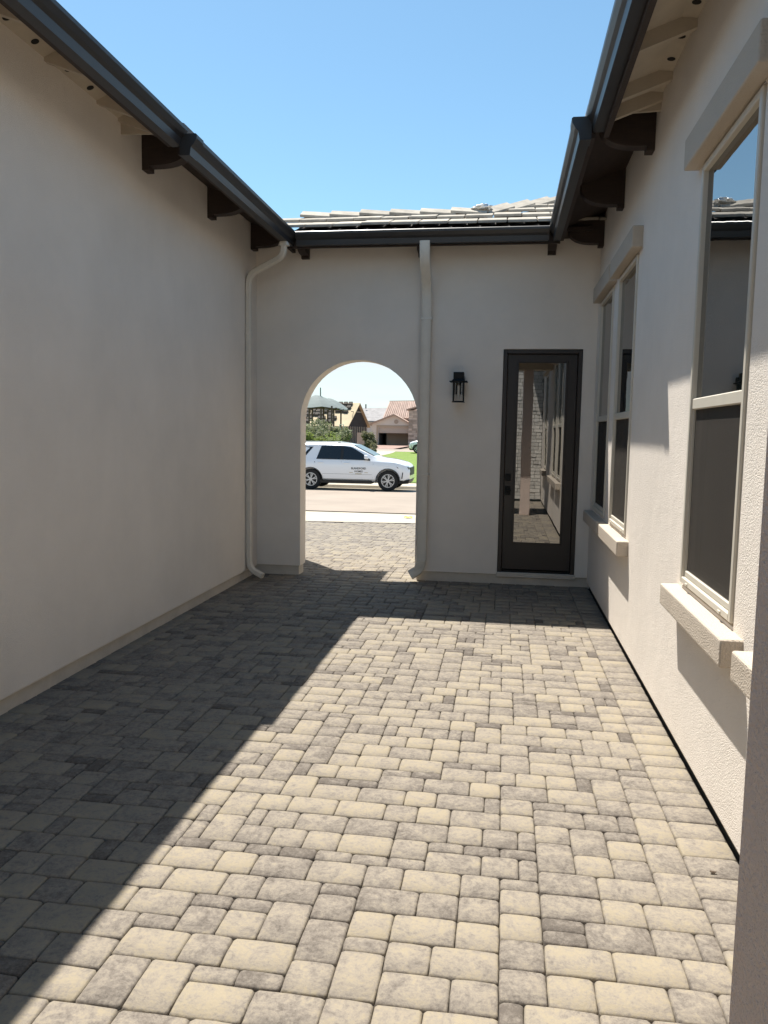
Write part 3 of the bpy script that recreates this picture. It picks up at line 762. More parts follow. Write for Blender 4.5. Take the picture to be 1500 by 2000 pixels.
# ---- stucco post at the right edge of the view
pat = empty('patio_cover', (.48, 1.1, 0)); tag(pat, 'coarse brown stucco post of the patio cover at the right edge, close to the viewer', 'patio cover')
py1 = 1.20; pxl = .3095*py1
MB().box(pxl, pxl+.20, py1-.20, py1, .0, 2.98).build('post', 'post_stucco', pat, bevel=.012, seg=2)
MB().box(-.55, XR-.01, py1-.24, py1+.04, 2.98, 3.20).build('beam', 'tan_wood', pat, bevel=.01)
MB().box(-.60, XR-.01, .80, 2.10, 3.20, 3.30).build('roof', 'tan_wood', pat, bevel=.01)  # unseen roof strip, sized to keep the post in shade

# ================================================================== outside: white SUV
def lerp(tab, x):
    for (a, va), (c, vc) in zip(tab, tab[1:]):
        if a <= x <= c: return va+(vc-va)*(x-a)/(c-a)
    return tab[0][1] if x < tab[0][0] else tab[-1][1]
def suv(name, front_x, near_y, zr, label, flip=False, S=1.0):
    root = empty(name, (front_x-2.6, near_y+1.0, zr)); tag(root, label, 'car', 'white cars beyond the arch')
    sg = -1 if flip else 1
    def W(x, y, z): return Vector((front_x+sg*x*S, near_y+(1.02+y)*S, zr+z*S))   # x: 0 at nose, negative to the tail; y: -1.02 near side
    WF, WRr, WRAD = -0.83, -3.90, 0.405
    top = [(-5.33, 1.02), (-5.30, 1.56), (-5.12, 1.75), (-4.7, 1.83), (-3.6, 1.855), (-2.6, 1.835), (-2.27, 1.785), (-1.36, 1.34), (-1.20, 1.29), (-.65, 1.22), (-.35, 1.15), (-.16, 1.08), (-.06, 1.0), (-.02, .93), (0, .80)]
    belt = [(-5.33, 1.02), (-4.7, 1.18), (-1.7, 1.17), (-1.20, 1.155), (-.65, 1.13), (-.3, 1.05), (-.12, .98), (0, .78)]
    bot = [(-5.33, .50), (-4.9, .40), (-4.4, .36), (-1.5, .36), (-.6, .34), (-.2, .36), (0, .46)]
    hw = [(-5.33, .90), (-5.1, .985), (-4.6, 1.02), (-1.2, 1.02), (-.5, .99), (-.2, .93), (-.05, .84), (0, .78)]
    rw = [(-5.33, .88), (-5.1, .80), (-4.6, .80), (-2.5, .78), (-2.15, .80), (-1.3, .86), (-.9, .84), (-.4, .80), (-.1, .74), (0, .70)]
    xs_ = sorted({-5.33, -5.30, -5.22, -5.12, -4.9, -4.7, -4.4, -4.0, -3.6, -3.2, -2.75, -2.6, -2.45, -2.27, -2.0, -1.8, -1.55, -1.36, -1.28, -1.20, -1.0, -.8, -.6, -.35, -.22, -.12, -.06, -.02, 0})
    mb = MB(); rings = []
    for x in xs_:
        t, be, bo, h_, r_ = lerp(top, x), lerp(belt, x), lerp(bot, x), lerp(hw, x), lerp(rw, x)
        be = min(be, t-.02)
        half = [(.0, bo), (h_*.86, bo), (h_*.965, bo+.09), (h_, bo+.28), (h_, max(bo+.30, be-.22)), (h_*.985, be-.04), (h_*.965, be)]
        ch = t-be
        half += [(r_+(h_*.965-r_)*.45, be+ch*.52), (r_+.02, t-ch*.12-.005), (r_-.10, t-.006), (0, t+ch*.02)]
        ring = [W(x, -y, z) for y, z in half]+[W(x, y, z) for y, z in reversed(half[1:-1])]
        rings.append(ring)
    n = len(rings[0]); vs = [v for rg in rings for v in rg]
    fs = [(i*n+j, i*n+(j+1) % n, (i+1)*n+(j+1) % n, (i+1)*n+j) for i in range(len(rings)-1) for j in range(n)]
    fs += [tuple(range(n))[::-1], tuple((len(rings)-1)*n+j for j in range(n))]
    body = mb.add(vs, fs).build('body', 'car_white', root)
    # cut the wheel arches
    cut = MB()
    for wx in (WF, WRr):
        pr = [W(wx+.475*math.cos(t*math.pi/12), -1.2, .40+.475*math.sin(t*math.pi/12)) for t in range(24)]
        cut.prism(pr, (0, .55*S, 0)); pr = [v+Vector((0, 1.85*S, 0)) for v in pr]; cut.prism(pr, (0, .55*S, 0))
    co = cut.build('cutter', 'car_black'); md = body.modifiers.new('cut', 'BOOLEAN'); md.object = co; md.operation = 'DIFFERENCE'; md.solver = 'EXACT'
    bpy.context.view_layer.update(); dg = bpy.context.evaluated_depsgraph_get()
    nm = bpy.data.meshes.new_from_object(body.evaluated_get(dg)); body.modifiers.clear(); body.data = nm
    nm.materials.clear(); nm.materials.append(MAT['car_white'])
    bpy.data.objects.remove(co)
    for q in nm.polygons: q.use_smooth = True
    nm.set_sharp_from_angle(angle=R(28))
    def surf_y(x, z):   # near flank half width at height z
        t, be, bo, h_, r_ = lerp(top, x), lerp(belt, x), lerp(bot, x), lerp(hw, x), lerp(rw, x); ch = t-be
        tab = [(bo, h_*.86), (bo+.09, h_*.965), (bo+.28, h_), (be-.22, h_), (be-.04, h_*.985), (be, h_*.965), (be+ch*.52, r_+(h_*.965-r_)*.45), (t-ch*.12-.005, r_+.02), (t, r_-.1)]
        return lerp(tab, z)
    def panel(nm_, m_, pts_, lift=.006, both=True, par=None):
        for s_ in ((-1, 1) if both else (-1,)):
            # split into strips so the panel follows the flank
            a = [W(x, s_*(surf_y(x, z)+lift), z) for x, z in pts_]; b_ = [W(x, s_*(surf_y(x, z)-.02), z) for x, z in pts_]
            N_ = len(a); MB().add(a+b_, [tuple(range(N_))]+[(i, (i+1) % N_, N_+(i+1) % N_, N_+i) for i in range(N_)]).build(nm_, m_, par or root)
    panel('rear_quarter_window', 'car_glass', [(-5.12, 1.26), (-4.16, 1.26), (-3.82, 1.68), (-4.95, 1.68)])
    panel('side_window', 'car_glass', [(-3.68, 1.205), (-2.72, 1.20), (-2.72, 1.725), (-3.50, 1.725)])
    panel('side_window', 'car_glass', [(-2.60, 1.20), (-1.58, 1.19), (-1.56, 1.215), (-1.82, 1.42), (-2.20, 1.635), (-2.34, 1.69), (-2.60, 1.72)])
    panel('pillar_trim', 'car_black', [(-2.72, 1.20), (-2.60, 1.20), (-2.60, 1.72), (-2.72, 1.725)], .004)
    panel('belt_trim', 'white_steel', [(-4.75, 1.183), (-1.60, 1.173), (-1.60, 1.185), (-4.75, 1.195)], .010)
    for pts_ in ([(-3.76, 1.10), (-3.745, 1.12), (-3.405, .62), (-3.42, .60)], [(-2.68, .44), (-2.665, .44), (-2.665, 1.12), (-2.68, 1.12)], [(-1.44, .50), (-1.425, .50), (-1.40, 1.06), (-1.415, 1.06)],
                 [(-3.40, .43), (-1.45, .43), (-1.45, .44), (-3.40, .44)], [(-3.4, .64), (-1.45, .63), (-1.45, .638), (-3.4, .648)]):
        panel('panel_gap', 'seam', pts_, .003)
    for x0 in (-3.62, -2.58):
        for s_ in (-1, 1):
            y_ = s_*(surf_y(x0, 1.08)); MB().hexa([W(x0, y_, 1.055), W(x0+.24, y_, 1.055), W(x0+.24, y_+s_*.03, 1.06), W(x0, y_+s_*.03, 1.06), W(x0, y_, 1.09), W(x0+.24, y_, 1.09), W(x0+.24, y_+s_*.03, 1.085), W(x0, y_+s_*.03, 1.085)]).build('door_handle', 'car_white', root, bevel=.005)
    for s_ in (-1, 1):   # mirrors
        mr_ = MB().hexa([W(-1.78, s_*1.00, 1.24), W(-1.60, s_*1.00, 1.23), W(-1.56, s_*1.22, 1.23), W(-1.72, s_*1.22, 1.24), W(-1.78, s_*1.00, 1.40), W(-1.62, s_*1.00, 1.39), W(-1.60, s_*1.22, 1.37), W(-1.72, s_*1.22, 1.39)]).build('mirror', 'car_white', root, bevel=.03, seg=3, smooth=True)
        MB().hexa([W(-1.64, s_*.94, 1.15), W(-1.52, s_*.94, 1.14), W(-1.54, s_*1.04, 1.22), W(-1.64, s_*1.04, 1.22), W(-1.66, s_*.94, 1.24), W(-1.54, s_*.94, 1.23), W(-1.58, s_*1.04, 1.27), W(-1.66, s_*1.04, 1.27)]).build('mirror_foot', 'car_black', mr_)
    # windscreen on the raked front
    a = []
    for x, k in ((-2.22, .70), (-1.42, .80)):
        z = lerp(top, x)+.015; a += [W(x, -k, z), W(x, k, z)]
    MB().add([a[0], a[1], a[3], a[2]]+[v-Vector((0, 0, .04)) for v in (a[0], a[1], a[3], a[2])], [(0, 1, 2, 3), (7, 6, 5, 4), (0, 4, 5, 1), (1, 5, 6, 2), (2, 6, 7, 3), (3, 7, 4, 0)]).build('windscreen', 'car_glass', root)
    MB().hexa([W(-5.36, -.72, 1.22), W(-5.30, -.72, 1.22), W(-5.30, .72, 1.22), W(-5.36, .72, 1.22), W(-5.30, -.68, 1.66), W(-5.22, -.68, 1.66), W(-5.22, .68, 1.66), W(-5.30, .68, 1.66)]).build('rear_window', 'car_glass', root)
    # nose: grille, lamps, lower bumper
    MB().hexa([W(-.10, -.62, .62), W(.02, -.62, .62), W(.02, .62, .62), W(-.10, .62, .62), W(-.10, -.66, .93), W(.012, -.66, .93), W(.012, .66, .93), W(-.10, .66, .93)]).build('grille', 'car_black', root, bevel=.01)
    for s_ in (-1, 1):
        MB().hexa([W(-.46, s_*.985, .90), W(-.02, s_*.80, .86), W(.0, s_*.66, .86), W(-.2, s_*.70, .90), W(-.52, s_*.975, .985), W(-.05, s_*.82, .955), W(-.02, s_*.66, .95), W(-.2, s_*.70, .98)]).build('headlight', 'lamp_lens', root, bevel=.008)
        MB().hexa([W(-.30, s_*.965, .50), W(-.27, s_*.955, .50), W(-.27, s_*.90, .50), W(-.30, s_*.90, .50), W(-.27, s_*.965, .74), W(-.24, s_*.955, .74), W(-.24, s_*.90, .74), W(-.27, s_*.90, .74)]).build('bumper_vent', 'car_black', root)
        MB().hexa([W(-5.40, s_*.985, 1.02), W(-5.20, s_*1.0, 1.02), W(-5.20, s_*.80, 1.02), W(-5.38, s_*.80, 1.02), W(-5.34, s_*.955, 1.52), W(-5.18, s_*.96, 1.52), W(-5.18, s_*.78, 1.52), W(-5.34, s_*.78, 1.52)]).build('tail_light', 'red_roof', root)
    MB().hexa([W(-.50, -.90, .27), W(-.06, -.74, .30), W(-.06, .74, .30), W(-.50, .90, .27), W(-.50, -.965, .40), W(.01, -.80, .47), W(.01, .80, .47), W(-.50, .965, .40)]).build('lower_bumper', 'car_black', root, bevel=.01)
    MB().hexa([W(-3.52, -.99, .27), W(-1.48, -.99, .27), W(-1.48, .99, .27), W(-3.52, .99, .27), W(-3.52, -1.0, .40), W(-1.48, -1.0, .40), W(-1.48, 1.0, .40), W(-3.52, 1.0, .40)]).build('running_board', 'car_black', root, bevel=.01)
    MB().box(*sorted((W(-5.0, 0, 0).x, W(-.3, 0, 0).x)), W(0, -.62, 0).y, W(0, .62, 0).y, zr+.30*S, zr+.62*S).build('underbody', 'car_black', root)
    # wheel-arch lips and wells
    for wx in (WF, WRr):
        for s_ in (-1, 1):
            lip = MB(); a = []; 
            for i in range(15):
                t = math.pi*(-.06+1.12*i/14)
                for rr, dy in ((.470, .004), (.488, .003), (.488, -.03), (.470, -.03)):
                    a.append(W(wx+rr*math.cos(t), s_*(1.02+dy), .40+rr*math.sin(t)))
            lip.add(a, [(i*4+j, i*4+(j+1) % 4, (i+1)*4+(j+1) % 4, (i+1)*4+j) for i in range(14) for j in range(4)]+[(0, 1, 2, 3), (56, 57, 58, 59)])
            lip.build('wheel_arch', 'car_black', root)
            # wheel
            yo, yi = s_*1.00, s_*.74
            prof = [(.25, yo-s_*.02), (.30, yo), (.385, yo-s_*.01), (WRAD, yo-s_*.05), (WRAD, yi+s_*.04), (.385, yi), (.25, yi)]
            mb = MB(); a = [W(wx+r_*math.cos(2*math.pi*i/32), y, .405+r_*math.sin(2*math.pi*i/32)) for i in range(32) for r_, y in prof]; k = len(prof)
            mb.add(a, [(i*k+j, i*k+j+1, ((i+1) % 32)*k+j+1, ((i+1) % 32)*k+j) for i in range(32) for j in range(k-1)])
            ty = mb.build('wheel', 'tyre', root, smooth=True)
            rim = MB(); a = []
            for i in range(32):
                t = 2*math.pi*i/32
                for r_, y in ((.262, yo-s_*.012), (.238, yo-s_*.012), (.232, yi+s_*.03), (.262, yi+s_*.03)): a.append(W(wx+r_*math.cos(t), y, .405+r_*math.sin(t)))
            rim.add(a, [(i*4+j, i*4+(j+1) % 4, ((i+1) % 32)*4+(j+1) % 4, ((i+1) % 32)*4+j) for i in range(32) for j in range(4)])
            for sp_ in range(6):
                for off in (-.16, .16):
                    t = sp_*math.pi/3+.26+off; t2 = sp_*math.pi/3+.26+off*.35
                    for_ = [(.05, t2-.25), (.05, t2+.25), (.245, t+.07), (.245, t-.07)]
                    q4 = [W(wx+r_*math.cos(u), yo-s_*.022, .405+r_*math.sin(u)) for r_, u in for_]
                    rim.prism(q4, (0, -s_*-.03*S, 0))
            hub = [W(wx+.07*math.cos(u*math.pi/6), yo-s_*.016, .405+.07*math.sin(u*math.pi/6)) for u in range(12)]; rim.prism(hub, (0, s_*-.03*S*-1, 0))
            rim.build('rim', 'alloy', ty)
            dk = [W(wx+.24*math.cos(u*math.pi/12), yo-s_*.08, .405+.24*math.sin(u*math.pi/12)) for u in range(24)]
            MB().prism(dk, (0, s_*-.02, 0)).build('brake_backing', 'car_black', ty)
    # roof rails and antenna fin
    for s_ in (-1, 1):
        MB().tube([W(-4.7, s_*.70, 1.82), W(-4.6, s_*.70, 1.855), W(-3.0, s_*.70, 1.87), W(-2.75, s_*.70, 1.83)], .018, 6).build('roof_rail', 'white_steel', root)
    MB().prism([W(-4.75, -.012, 1.80), W(-4.50, -.012, 1.82), W(-4.72, -.012, 1.90)], (0, .03, 0)).build('antenna_fin', 'car_white', root)
    return root, W, surf_y

SY = 29.9
fx = P(806, 925, SY).x-.14
car, W, surf_y = suv('parked_car', fx, SY, P(760, 960, SY).z, 'white full-size SUV with dark lettering on its door, parked across the street')
# door lettering
def lettering(txt, x, z, size, m_, w=None):
    cu = bpy.data.curves.new('t', 'FONT'); cu.body = txt; cu.size = size; cu.align_x = 'CENTER'; cu.extrude = .002; cu.resolution_u = 2; cu.offset = .001
    to = bpy.data.objects.new('t', cu); COL.objects.link(to); bpy.context.view_layer.update()
    me = bpy.data.meshes.new_from_object(to.evaluated_get(bpy.context.evaluated_depsgraph_get())); bpy.data.objects.remove(to)
    xs_ = [v.co.x for v in me.vertices]; k = (w/(max(xs_)-min(xs_))) if w else 1
    for v in me.vertices: v.co.x *= k
    me.materials.clear(); me.materials.append(MAT[m_])
    o = place('door_lettering', me, car, W(x, -surf_y(x, z)-.007, z)); o.rotation_euler = (R(90), 0, 0); return o
lettering('BLANDFORD', -1.98, .83, .115, 'decal_black', .58)
lettering('HOMES', -1.98, .72, .10, 'decal_black', .32)
MB().box(W(-2.35, 0, 0).x, W(-2.21, 0, 0).x, W(0, -surf_y(-2.2, .7)-.006, 0).y, W(0, -surf_y(-2.2, .7), 0).y, W(0, 0, .70).z, W(0, 0, .715).z).build('decal_line', 'decal_gold', car)
MB().box(W(-1.75, 0, 0).x, W(-1.61, 0, 0).x, W(0, -surf_y(-2.2, .7)-.006, 0).y, W(0, -surf_y(-2.2, .7), 0).y, W(0, 0, .70).z, W(0, 0, .715).z).build('decal_line', 'decal_gold', car)
lettering('ESTABLISHED', -1.98, .645, .045, 'decal_gold', .25)
# second vehicle far right
c2y = 71.5
suv('parked_car', P(798.5, 870, c2y).x, c2y, zg(72)+.05, 'distant white car on the lane beyond the lawn, mostly hidden by the arch', flip=True, S=.93)

# yellow leaf on the apron
ly_ = 17.2; lp = P(797, 1015, ly_)
lm = MB(); zb_ = zg(ly_)+.02
c_ = Vector((lp.x, ly_, zb_)); ring = [c_+Vector((.085*math.cos(t)*(1+.25*math.sin(3*t)), .075*math.sin(t), .03*abs(math.sin(2*t))+.008)) for t in [i*math.pi/7 for i in range(14)]]
lm.add([c_+Vector((0, 0, .03))]+ring+[v-Vector((0, 0, .008)) for v in ring], [(0, 1+i, 1+(i+1) % 14) for i in range(14)]+[(1+i, 15+i, 15+(i+1) % 14, 1+(i+1) % 14) for i in range(14)])
o = lm.build('fallen_leaf', 'yellow'); tag(o, 'crumpled yellow leaf lying on the pale concrete strip at the street edge', 'leaf')

dl = Vector((0.0, 0.0, 0.0)); d_ = FWD + RGT*((1392-750)/FPX) + UPV*((1000-1707)/FPX); dl = Vector((0, 0, EYE))+d_*(-EYE/d_.z)
q = [(-.012, -.004), (0, -.007), (.013, -.002), (.015, .003), (.004, .007), (-.010, .005)]
tp_ = [dl+Vector((a, c, .003+.007*abs(math.sin(a*150)))) for a, c in q]
o = MB().prism(tp_, (0, 0, .0015)).build('dry_leaf', 'bark'); tag(o, 'tiny curled dry leaf on the border pavers beside the right wall', 'leaf')
# ================================================================== vegetation
def leaves(mb, center, rad, n, size, rnd, shell=.55):
    for _ in range(n):
        d = Vector((rnd.gauss(0, 1), rnd.gauss(0, 1), rnd.gauss(0, 1))).normalized(); r_ = shell+(1-shell)*rnd.random()
        q = center+Vector((d.x*rad[0], d.y*rad[1], d.z*rad[2]))*r_
        u = Vector((rnd.gauss(0, 1), rnd.gauss(0, 1), rnd.gauss(0, .6))).normalized(); w = u.orthogonal().normalized()
        s_ = size*rnd.uniform(.6, 1.3)
        mb.add([q-u*s_, q+w*s_*.45, q+u*s_, q-w*s_*.45], [(0, 1, 2, 3)])
def shrub(name, base, w, d, h, n, size, m_, label, group, rnd, clumps=9, cat='shrub'):
    root = empty(name, base); tag(root, label, cat, group); base = Vector(base)
    st = MB(); cr_ = MB()
    for k in range(clumps):
        a = rnd.random()*2*math.pi; rr = math.sqrt(rnd.random())*.75; hz = rnd.uniform(.28, .86)
        c_ = base+Vector((math.cos(a)*rr*w/2, math.sin(a)*rr*d/2, hz*h)); rad = Vector((w*.24, d*.24, h*.17))*rnd.uniform(.7, 1.25)
        st.tube([base+Vector((math.cos(a)*.1, math.sin(a)*.1, -.05)), base.lerp(c_, .5)+Vector((0, 0, .1*h)), c_], .035, 5, .012)
        leaves(cr_, c_, rad, n//clumps, size, rnd, .35)
    st.build('stem', 'bark', root); cr_.build('foliage', m_, root)
    return root
vrn = random.Random(31)
G = 'bushes behind the white SUV'
for i, (px, pt, Y, w, m_, lb) in enumerate([
        (606, 829, 43, 1.9, 'leaf_dark', 'dark green bush at the left jamb behind the white SUV'),
        (628, 823, 46, 2.2, 'leaf_dark', 'tallest rounded dark bush under the grey shade canopy'),
        (652, 828, 45, 1.9, 'leaf_dark', 'grey-green bush right of the tallest one behind the SUV'),
        (668, 838, 43, 1.2, 'leaf_dark', 'smallest dark bush nearest the thin white swing poles'),
        (604, 843, 38, 1.6, 'leaf_light', 'low bright yellow-green bush just above the SUV roof at left'),
        (634, 847, 38, 1.8, 'leaf_light', 'low bright green bush above the middle of the SUV roof')]):
    t_ = P(px, pt, Y); b0 = (t_.x, Y, zg(Y)); h = t_.z-zg(Y)
    shrub('bush', b0, w, w*.9, h*1.06, 2600, .085, m_, lb, G, vrn, 12, 'bush')
t_ = P(722, 842, 70); shrub('olive_shrub', (t_.x, 70, zg(70)), 1.5, 1.4, t_.z-zg(70)+.1, 1800, .10, 'leaf_olive', 'small round olive shrub left of the open garage', 'round shrubs by the lane', vrn, 9)
t_ = P(725, 858, 60); shrub('olive_shrub', (t_.x, 60, zg(60)), 1.0, .9, t_.z-zg(60)+.05, 1000, .08, 'leaf_olive', 'low olive shrub just above the windscreen of the SUV', 'round shrubs by the lane', vrn, 7)

# ================================================================== playground shade canopies, swing
def canopy(pa, pl, pr_, Y, depth, posts, label, mast=None):
    ap = P(*pa, Y); L_ = P(*pl, Y); R_ = P(*pr_, Y); zb_ = (L_.z+R_.z)/2
    root = empty('shade_canopy', (ap.x, Y, zg(Y))); tag(root, label, 'canopy', 'playground shade canopies')
    mb = MB(); N_ = 12; M_ = 5; vs = []
    cx_, hw_ = (L_.x+R_.x)/2, (R_.x-L_.x)/2
    for i in range(M_+1):
        t = i/M_
        for j in range(N_):
            a = 2*math.pi*(j+.5)/N_; x = ap.x*(1-t)+cx_*t+math.cos(a)*hw_*t; y = Y+math.sin(a)*depth*t
            zz = ap.z+(zb_-ap.z)*(t**1.5)-.10*t*(1 if j % 3 else 0); vs.append(Vector((x, y, zz)))
    mb.add(vs+[v-Vector((0, 0, .03)) for v in vs], [(i*N_+j, i*N_+(j+1) % N_, (i+1)*N_+(j+1) % N_, (i+1)*N_+j) for i in range(M_) for j in range(N_)]+[tuple(q+len(vs) for q in (i*N_+j, (i+1)*N_+j, (i+1)*N_+(j+1) % N_, i*N_+(j+1) % N_)) for i in range(M_) for j in range(N_)])
    mb.build('canopy_roof', 'canopy', root)
    for px, dy in posts:
        b_ = P(px, 800, Y+dy); MB().tube([(b_.x, Y+dy, zg(Y)-.1), (b_.x, Y+dy, zb_+.06)], .075, 8).build('post', 'brown_steel', root)
    for zz in (zb_-.12,):
        MB().box(L_.x+.2, R_.x-.2, Y-depth*.5-.05, Y-depth*.5+.05, zz-.06, zz+.06).build('beam', 'brown_steel', root)
    if mast:
        a, c = P(*mast[0], Y), P(*mast[1], Y); MB().tube([a, c], .05, 6).build('mast', 'canopy', root)
    return root
canopy((617, 771), (588, 793), (667, 797), 64, 1.7, [(604, -1.2), (610, 1.2), (627, -1.3), (632, 1.3), (648, -1.2)], 'grey-green domed shade canopy with a mast over the bushes', ((626, 757), (626, 776)))
canopy((641, 777), (630, 796), (679, 800), 69, 1.6, [(652, -1.0), (640, 1.2), (666, 1.0)], 'second grey-green canopy, behind and right of the one with a mast')
# thin white swing poles
sw = empty('swing_frame', P(676, 866, 50)); tag(sw, 'thin white A-shaped swing poles right of the bushes', 'swing')
for a, c in (((663, 829), (681, 866)), ((671, 829), (664, 866)), ((671, 830), (681, 866))):
    A, B = P(*a, 50), P(*c, 50); B.z = zg(50); MB().tube([A, B], .022, 6).build('pole', 'white_steel', sw)
MB().tube([P(663, 829, 50), P(671.5, 829, 50)], .022, 6).build('top_bar', 'white_steel', sw)

# ================================================================== far houses
# unfinished house: bare sheathed roof loaded with tile stacks, open gable
Nn, Ff, Ap = P(678, 828, 97), P(717, 828, 104), P(697.5, 787, 100.5)
gdir = (Ff-Nn); gdir.z = 0; glen = gdir.length; gdir.normalize()
rdir = Vector((-gdir.y, gdir.x, 0));
if rdir.x > 0: rdir = -rdir
ze, za_ = Nn.z, Ap.z
Mid = Nn+gdir*glen/2; Nn.z = 0; Ff.z = 0; Mid.z = 0
ub = empty('unfinished_house', (Mid.x, Mid.y, zg(100))); tag(ub, 'unfinished house with bare sheathed roof, tile stacks and an open dark gable', 'house')
L = 11.0; up = Vector((0, 0, 1))
def onroof(s, t, lift=0):     # s along ridge from the gable, t 0 at eave..1 at ridge (side to the viewer)
    q = Nn.lerp(Mid, t)+rdir*s; return q+up*(ze+(za_-ze)*t+lift)
def onroof2(s, t, lift=0):
    q = Ff.lerp(Mid, t)+rdir*s; return q+up*(ze+(za_-ze)*t+lift)
MB().hexa([onroof(-.35, -.10, -.12), onroof(-.35, 1, -.12), onroof(L, 1, -.12), onroof(L, -.10, -.12), onroof(-.35, -.10), onroof(-.35, 1), onroof(L, 1), onroof(L, -.10)]).build('roof_deck', 'osb', ub)
MB().hexa([onroof2(-.35, -.10, -.12), onroof2(-.35, 1, -.12), onroof2(L, 1, -.12), onroof2(L, -.10, -.12), onroof2(-.35, -.10), onroof2(-.35, 1), onroof2(L, 1), onroof2(L, -.10)]).build('roof_deck', 'osb', ub)
gz = zg(100)
MB().prism([Nn+up*gz, Ff+up*gz, Ff+up*ze, Mid+up*(za_-.12), Nn+up*ze], rdir*.12).build('gable_wall', 'open_frame_shade', ub)  # solid dark sheet standing in for the unlit inside of the open gable
MB().hexa([Nn+up*gz, Nn+rdir*L+up*gz, Nn+rdir*L+gdir*.2+up*gz, Nn+gdir*.2+up*gz, Nn+up*ze, Nn+rdir*L+up*ze, Nn+rdir*L+gdir*.2+up*ze, Nn+gdir*.2+up*ze]).build('front_wall', 'house_tan', ub)
MB().hexa([Nn.lerp(Mid, .36)-rdir*.04+up*(ze+(za_-ze)*.36+.55), Ff.lerp(Mid, .36)-rdir*.04+up*(ze+(za_-ze)*.36+.55), Ff.lerp(Mid, .36)+up*(ze+(za_-ze)*.36+.55), Nn.lerp(Mid, .36)+up*(ze+(za_-ze)*.36+.55)]+
          [Nn.lerp(Mid, .36)-rdir*.04+up*(ze+(za_-ze)*.36+.66), Ff.lerp(Mid, .36)-rdir*.04+up*(ze+(za_-ze)*.36+.66), Ff.lerp(Mid, .36)+up*(ze+(za_-ze)*.36+.66), Nn.lerp(Mid, .36)+up*(ze+(za_-ze)*.36+.66)]).build('gable_board', 'stud', ub)
for k in range(11):
    q = Nn.lerp(Ff, (k+.5)/11); q = q-rdir*.06
    w_ = gdir*.06; MB().hexa([q-w_+up*gz, q+w_+up*gz, q+w_+rdir*.05+up*gz, q-w_+rdir*.05+up*gz, q-w_+up*(ze-.3), q+w_+up*(ze-.3), q+w_+rdir*.05+up*(ze-.3), q-w_+rdir*.05+up*(ze-.3)]).build('stud', 'stud', ub)
hr = random.Random(17)
for a in range(15):
    for c in range(6):
        if hr.random() < .12: continue
        s_ = .9+a*.66+hr.uniform(-.15, .15); t_ = .05+c*.165+hr.uniform(-.02, .02)
        if a < 2 and c < 3: continue
        dx = .26; dt = .055
        lo = [onroof(s_-dx, t_-dt, .005), onroof(s_-dx, t_+dt, .005), onroof(s_+dx, t_+dt, .005), onroof(s_+dx, t_-dt, .005)]
        MB().hexa(lo+[v+up*(.30) for v in lo]).build('tile_stack', 'stack_tile', ub)

# house with the open garage and red tile roof
gy = 110
Lb, Rb, Apx = P(722, 828, gy), P(818, 826, gy), P(770, 809, gy); gz = zg(gy)
gh = empty('garage_house', (-15.5, gy, gz)); tag(gh, 'pale house with red tile roof and open dark garage across the lawn', 'house')
xa, xb = P(726, 850, gy).x, P(800, 850, gy).x; xm = P(770, 809, gy).x
ze = P(726, 827, gy).z; zt = Apx.z-.1
o0, o1 = P(739, 870, gy).x, P(797, 870, gy).x; oz = P(740, 834, gy).z
polys = wall_with_holes(xa, xb, gz, ze, [(o0, o1, gz, oz)])
polys.append([(xa, ze), (o0, ze), (o1, ze), (xb, ze), (xm, zt)])
solid(polys, lambda u, z: (u, gy, z), (0, .3, 0)).build('wall', 'house_white', gh)
MB().box(o0-.2, o1+.2, gy+6, gy+6.2, gz-.1, oz).box(o0-.2, o0, gy+.3, gy+6, gz-.1, oz).box(o1, o1+.2, gy+.3, gy+6, gz-.1, oz).box(o0, o1, gy+.3, gy+6, oz, oz+.1).build('garage_interior', 'garage_mid', gh)
fl = MB(); tw = .22
for (x0, x1) in ((o0-.28, o0-.06), (o1+.06, o1+.28)): fl.box(x0, x1, gy-.08, gy-.002, gz, oz+.05)
fl.box(o0-.28, o1+.28, gy-.08, gy-.002, oz+.05, oz+.27); fl.build('garage_trim', 'house_tan', gh)
gd = MB().box(o0+.02, o1-.02, gy+.12, gy+.2, P(740, 845.5, gy).z, oz-.01).build('garage_door', 'garage_panel', gh)
MB().box(o0+.8, o0+1.7, gy+5.7, gy+5.95, gz+.3, gz+2.0).build('inner_door', 'garage_dark', gh)
ov = .5
for sx, xe in ((-1, xa-ov), (1, xb+ov)):
    zr_ = zt+.14; zz = ze-.12+.02
    MB().hexa([(xm, gy-.5, zr_-.18), (xe, gy-.5, zz-.18), (xe, gy+9, zz-.18), (xm, gy+9, zr_-.18), (xm, gy-.5, zr_), (xe, gy-.5, zz), (xe, gy+9, zz), (xm, gy+9, zr_)]).build('garage_roof', 'red_roof', gh)
ring = [(xm+.30+.30*math.cos(t*math.pi/8), gy-.02, zt-.95+.30*math.sin(t*math.pi/8)) for t in range(16)]
MB().prism(ring, (0, -.08, 0)).build('round_vent', 'stone_far', gh)
# main red tile roof behind, built of barrel courses
yb0, yb1 = gy+2.2, gy+8
e0, e1 = P(747, 818, yb0), P(835, 818, yb0); r0, r1 = P(761, 785, yb1), P(835, 784, yb1)
mr = MB().hexa([e0-up*.2, e1-up*.2, r1-up*.2, r0-up*.2, e0, e1, r1, r0]).build('main_roof', 'red_roof', gh)
NB = 22
for k in range(NB):
    a = e0.lerp(e1, (k+.5)/NB); c = r0.lerp(r1, (k+.5)/NB); MB().tube([a, c], .16, 6).build('barrel_course', 'red_roof', mr)
MB().tube([r0, r1], .2, 6).build('ridge', 'red_roof', mr)
MB().box(e0.x+.6, e1.x, yb0+.3, yb1+4, gz, e0.z-.1).build('main_wall', 'house_tan', gh)
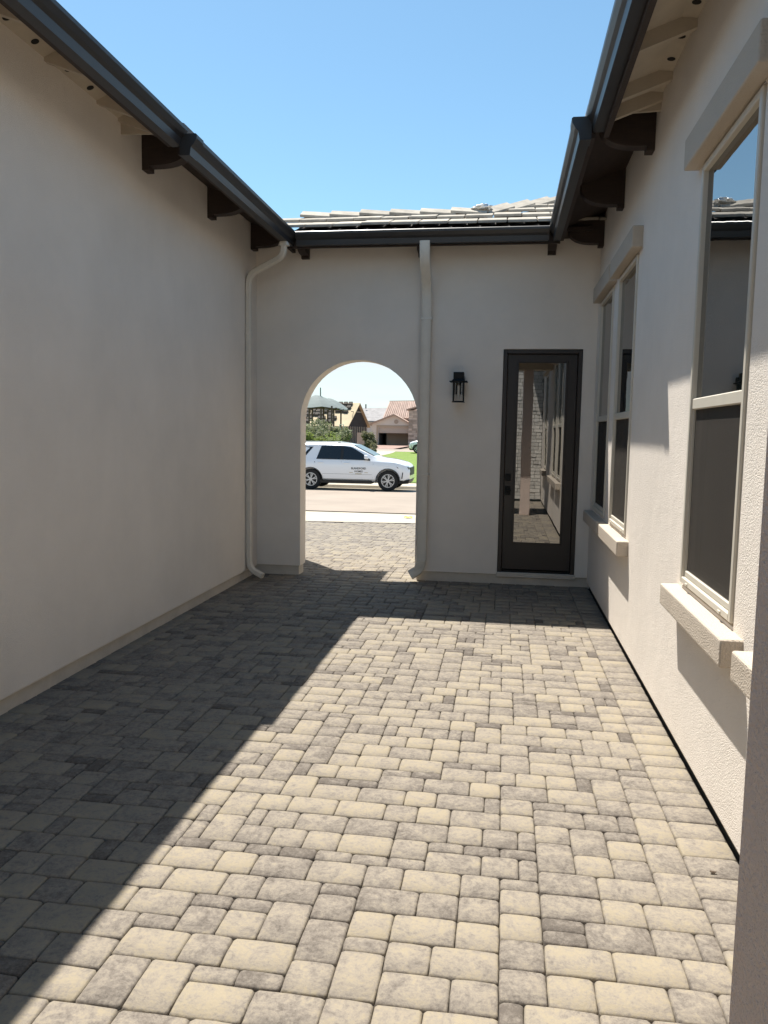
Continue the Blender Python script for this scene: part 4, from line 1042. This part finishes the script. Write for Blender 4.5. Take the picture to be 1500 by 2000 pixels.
# stone-faced entry tower at the right
sx0_, sx1_ = P(797.5, 850, gy-1).x, P(836, 850, gy-1).x; sz1 = P(800, 801, gy-1).z
tw_ = MB().box(sx0_, sx1_, gy-1, gy+2.5, gz, sz1).build('stone_tower', 'stone_far', gh)
MB().hexa([(sx0_-.3, gy-1.4, sz1-.05), (sx1_+.3, gy-1.4, sz1+.9), (sx1_+.3, gy+2.9, sz1+.9), (sx0_-.3, gy+2.9, sz1-.05), (sx0_-.3, gy-1.4, sz1+.12), (sx1_+.3, gy-1.4, sz1+1.1), (sx1_+.3, gy+2.9, sz1+1.1), (sx0_-.3, gy+2.9, sz1+.12)]).build('tower_roof', 'red_roof', gh)
sr = random.Random(6); zz = gz+.05
while zz < sz1-.35:
    xx = sx0_+.02
    while xx < sx1_-.4:
        ww = sr.uniform(.35, .8); MB().box(xx, min(xx+ww-.04, sx1_), gy-1.06-sr.uniform(0, .05), gy-1.001, zz, zz+.26).build('stone', 'stone_far', tw_); xx += ww
    zz += .3
o = MB().add([(o0-.6, gy-.05, gz+.03), (o1+.6, gy-.05, gz+.03), (o1+1.2, 86.2, zg(86)+.04), (o0-.8, 86.2, zg(86)+.04)], [(0, 1, 2, 3)]).build('brick_driveway', 'red_drive'); tag(o, kind='structure')
# grey roofed house further back
hy = 128; gz = zg(hy)
a0, a1, b0, b1 = P(690, 822, hy), P(764, 822, hy), P(690, 798, hy+7), P(764, 796, hy+7)
g2 = empty('grey_roofed_house', (a0.lerp(a1, .5).x, hy, gz)); tag(g2, 'long low house with grey tile roof behind the unfinished gable', 'house')
rf = MB().hexa([a0-up*.2, a1-up*.2, b1-up*.2, b0-up*.2, a0, a1, b1, b0]).build('roof', 'grey_roof', g2)
MB().box(a0.x+.4, a1.x-.4, hy+.6, hy+8, gz-.1, a0.z).build('wall', 'house_white', g2)
v_ = P(714.5, 798, hy+6); MB().tube([v_, v_+up*.75], .12, 8).build('vent_pipe', 'grey_roof', rf)
# a pale garden wall left of the garage
w0, w1 = P(697, 868, 92), P(717, 868, 92)
o = MB().box(w0.x, w1.x, 92, 92.3, zg(92)-.1, P(700, 845, 92).z).build('garden_wall', 'house_tan'); tag(o, 'short tan garden wall below the unfinished gable', 'wall')
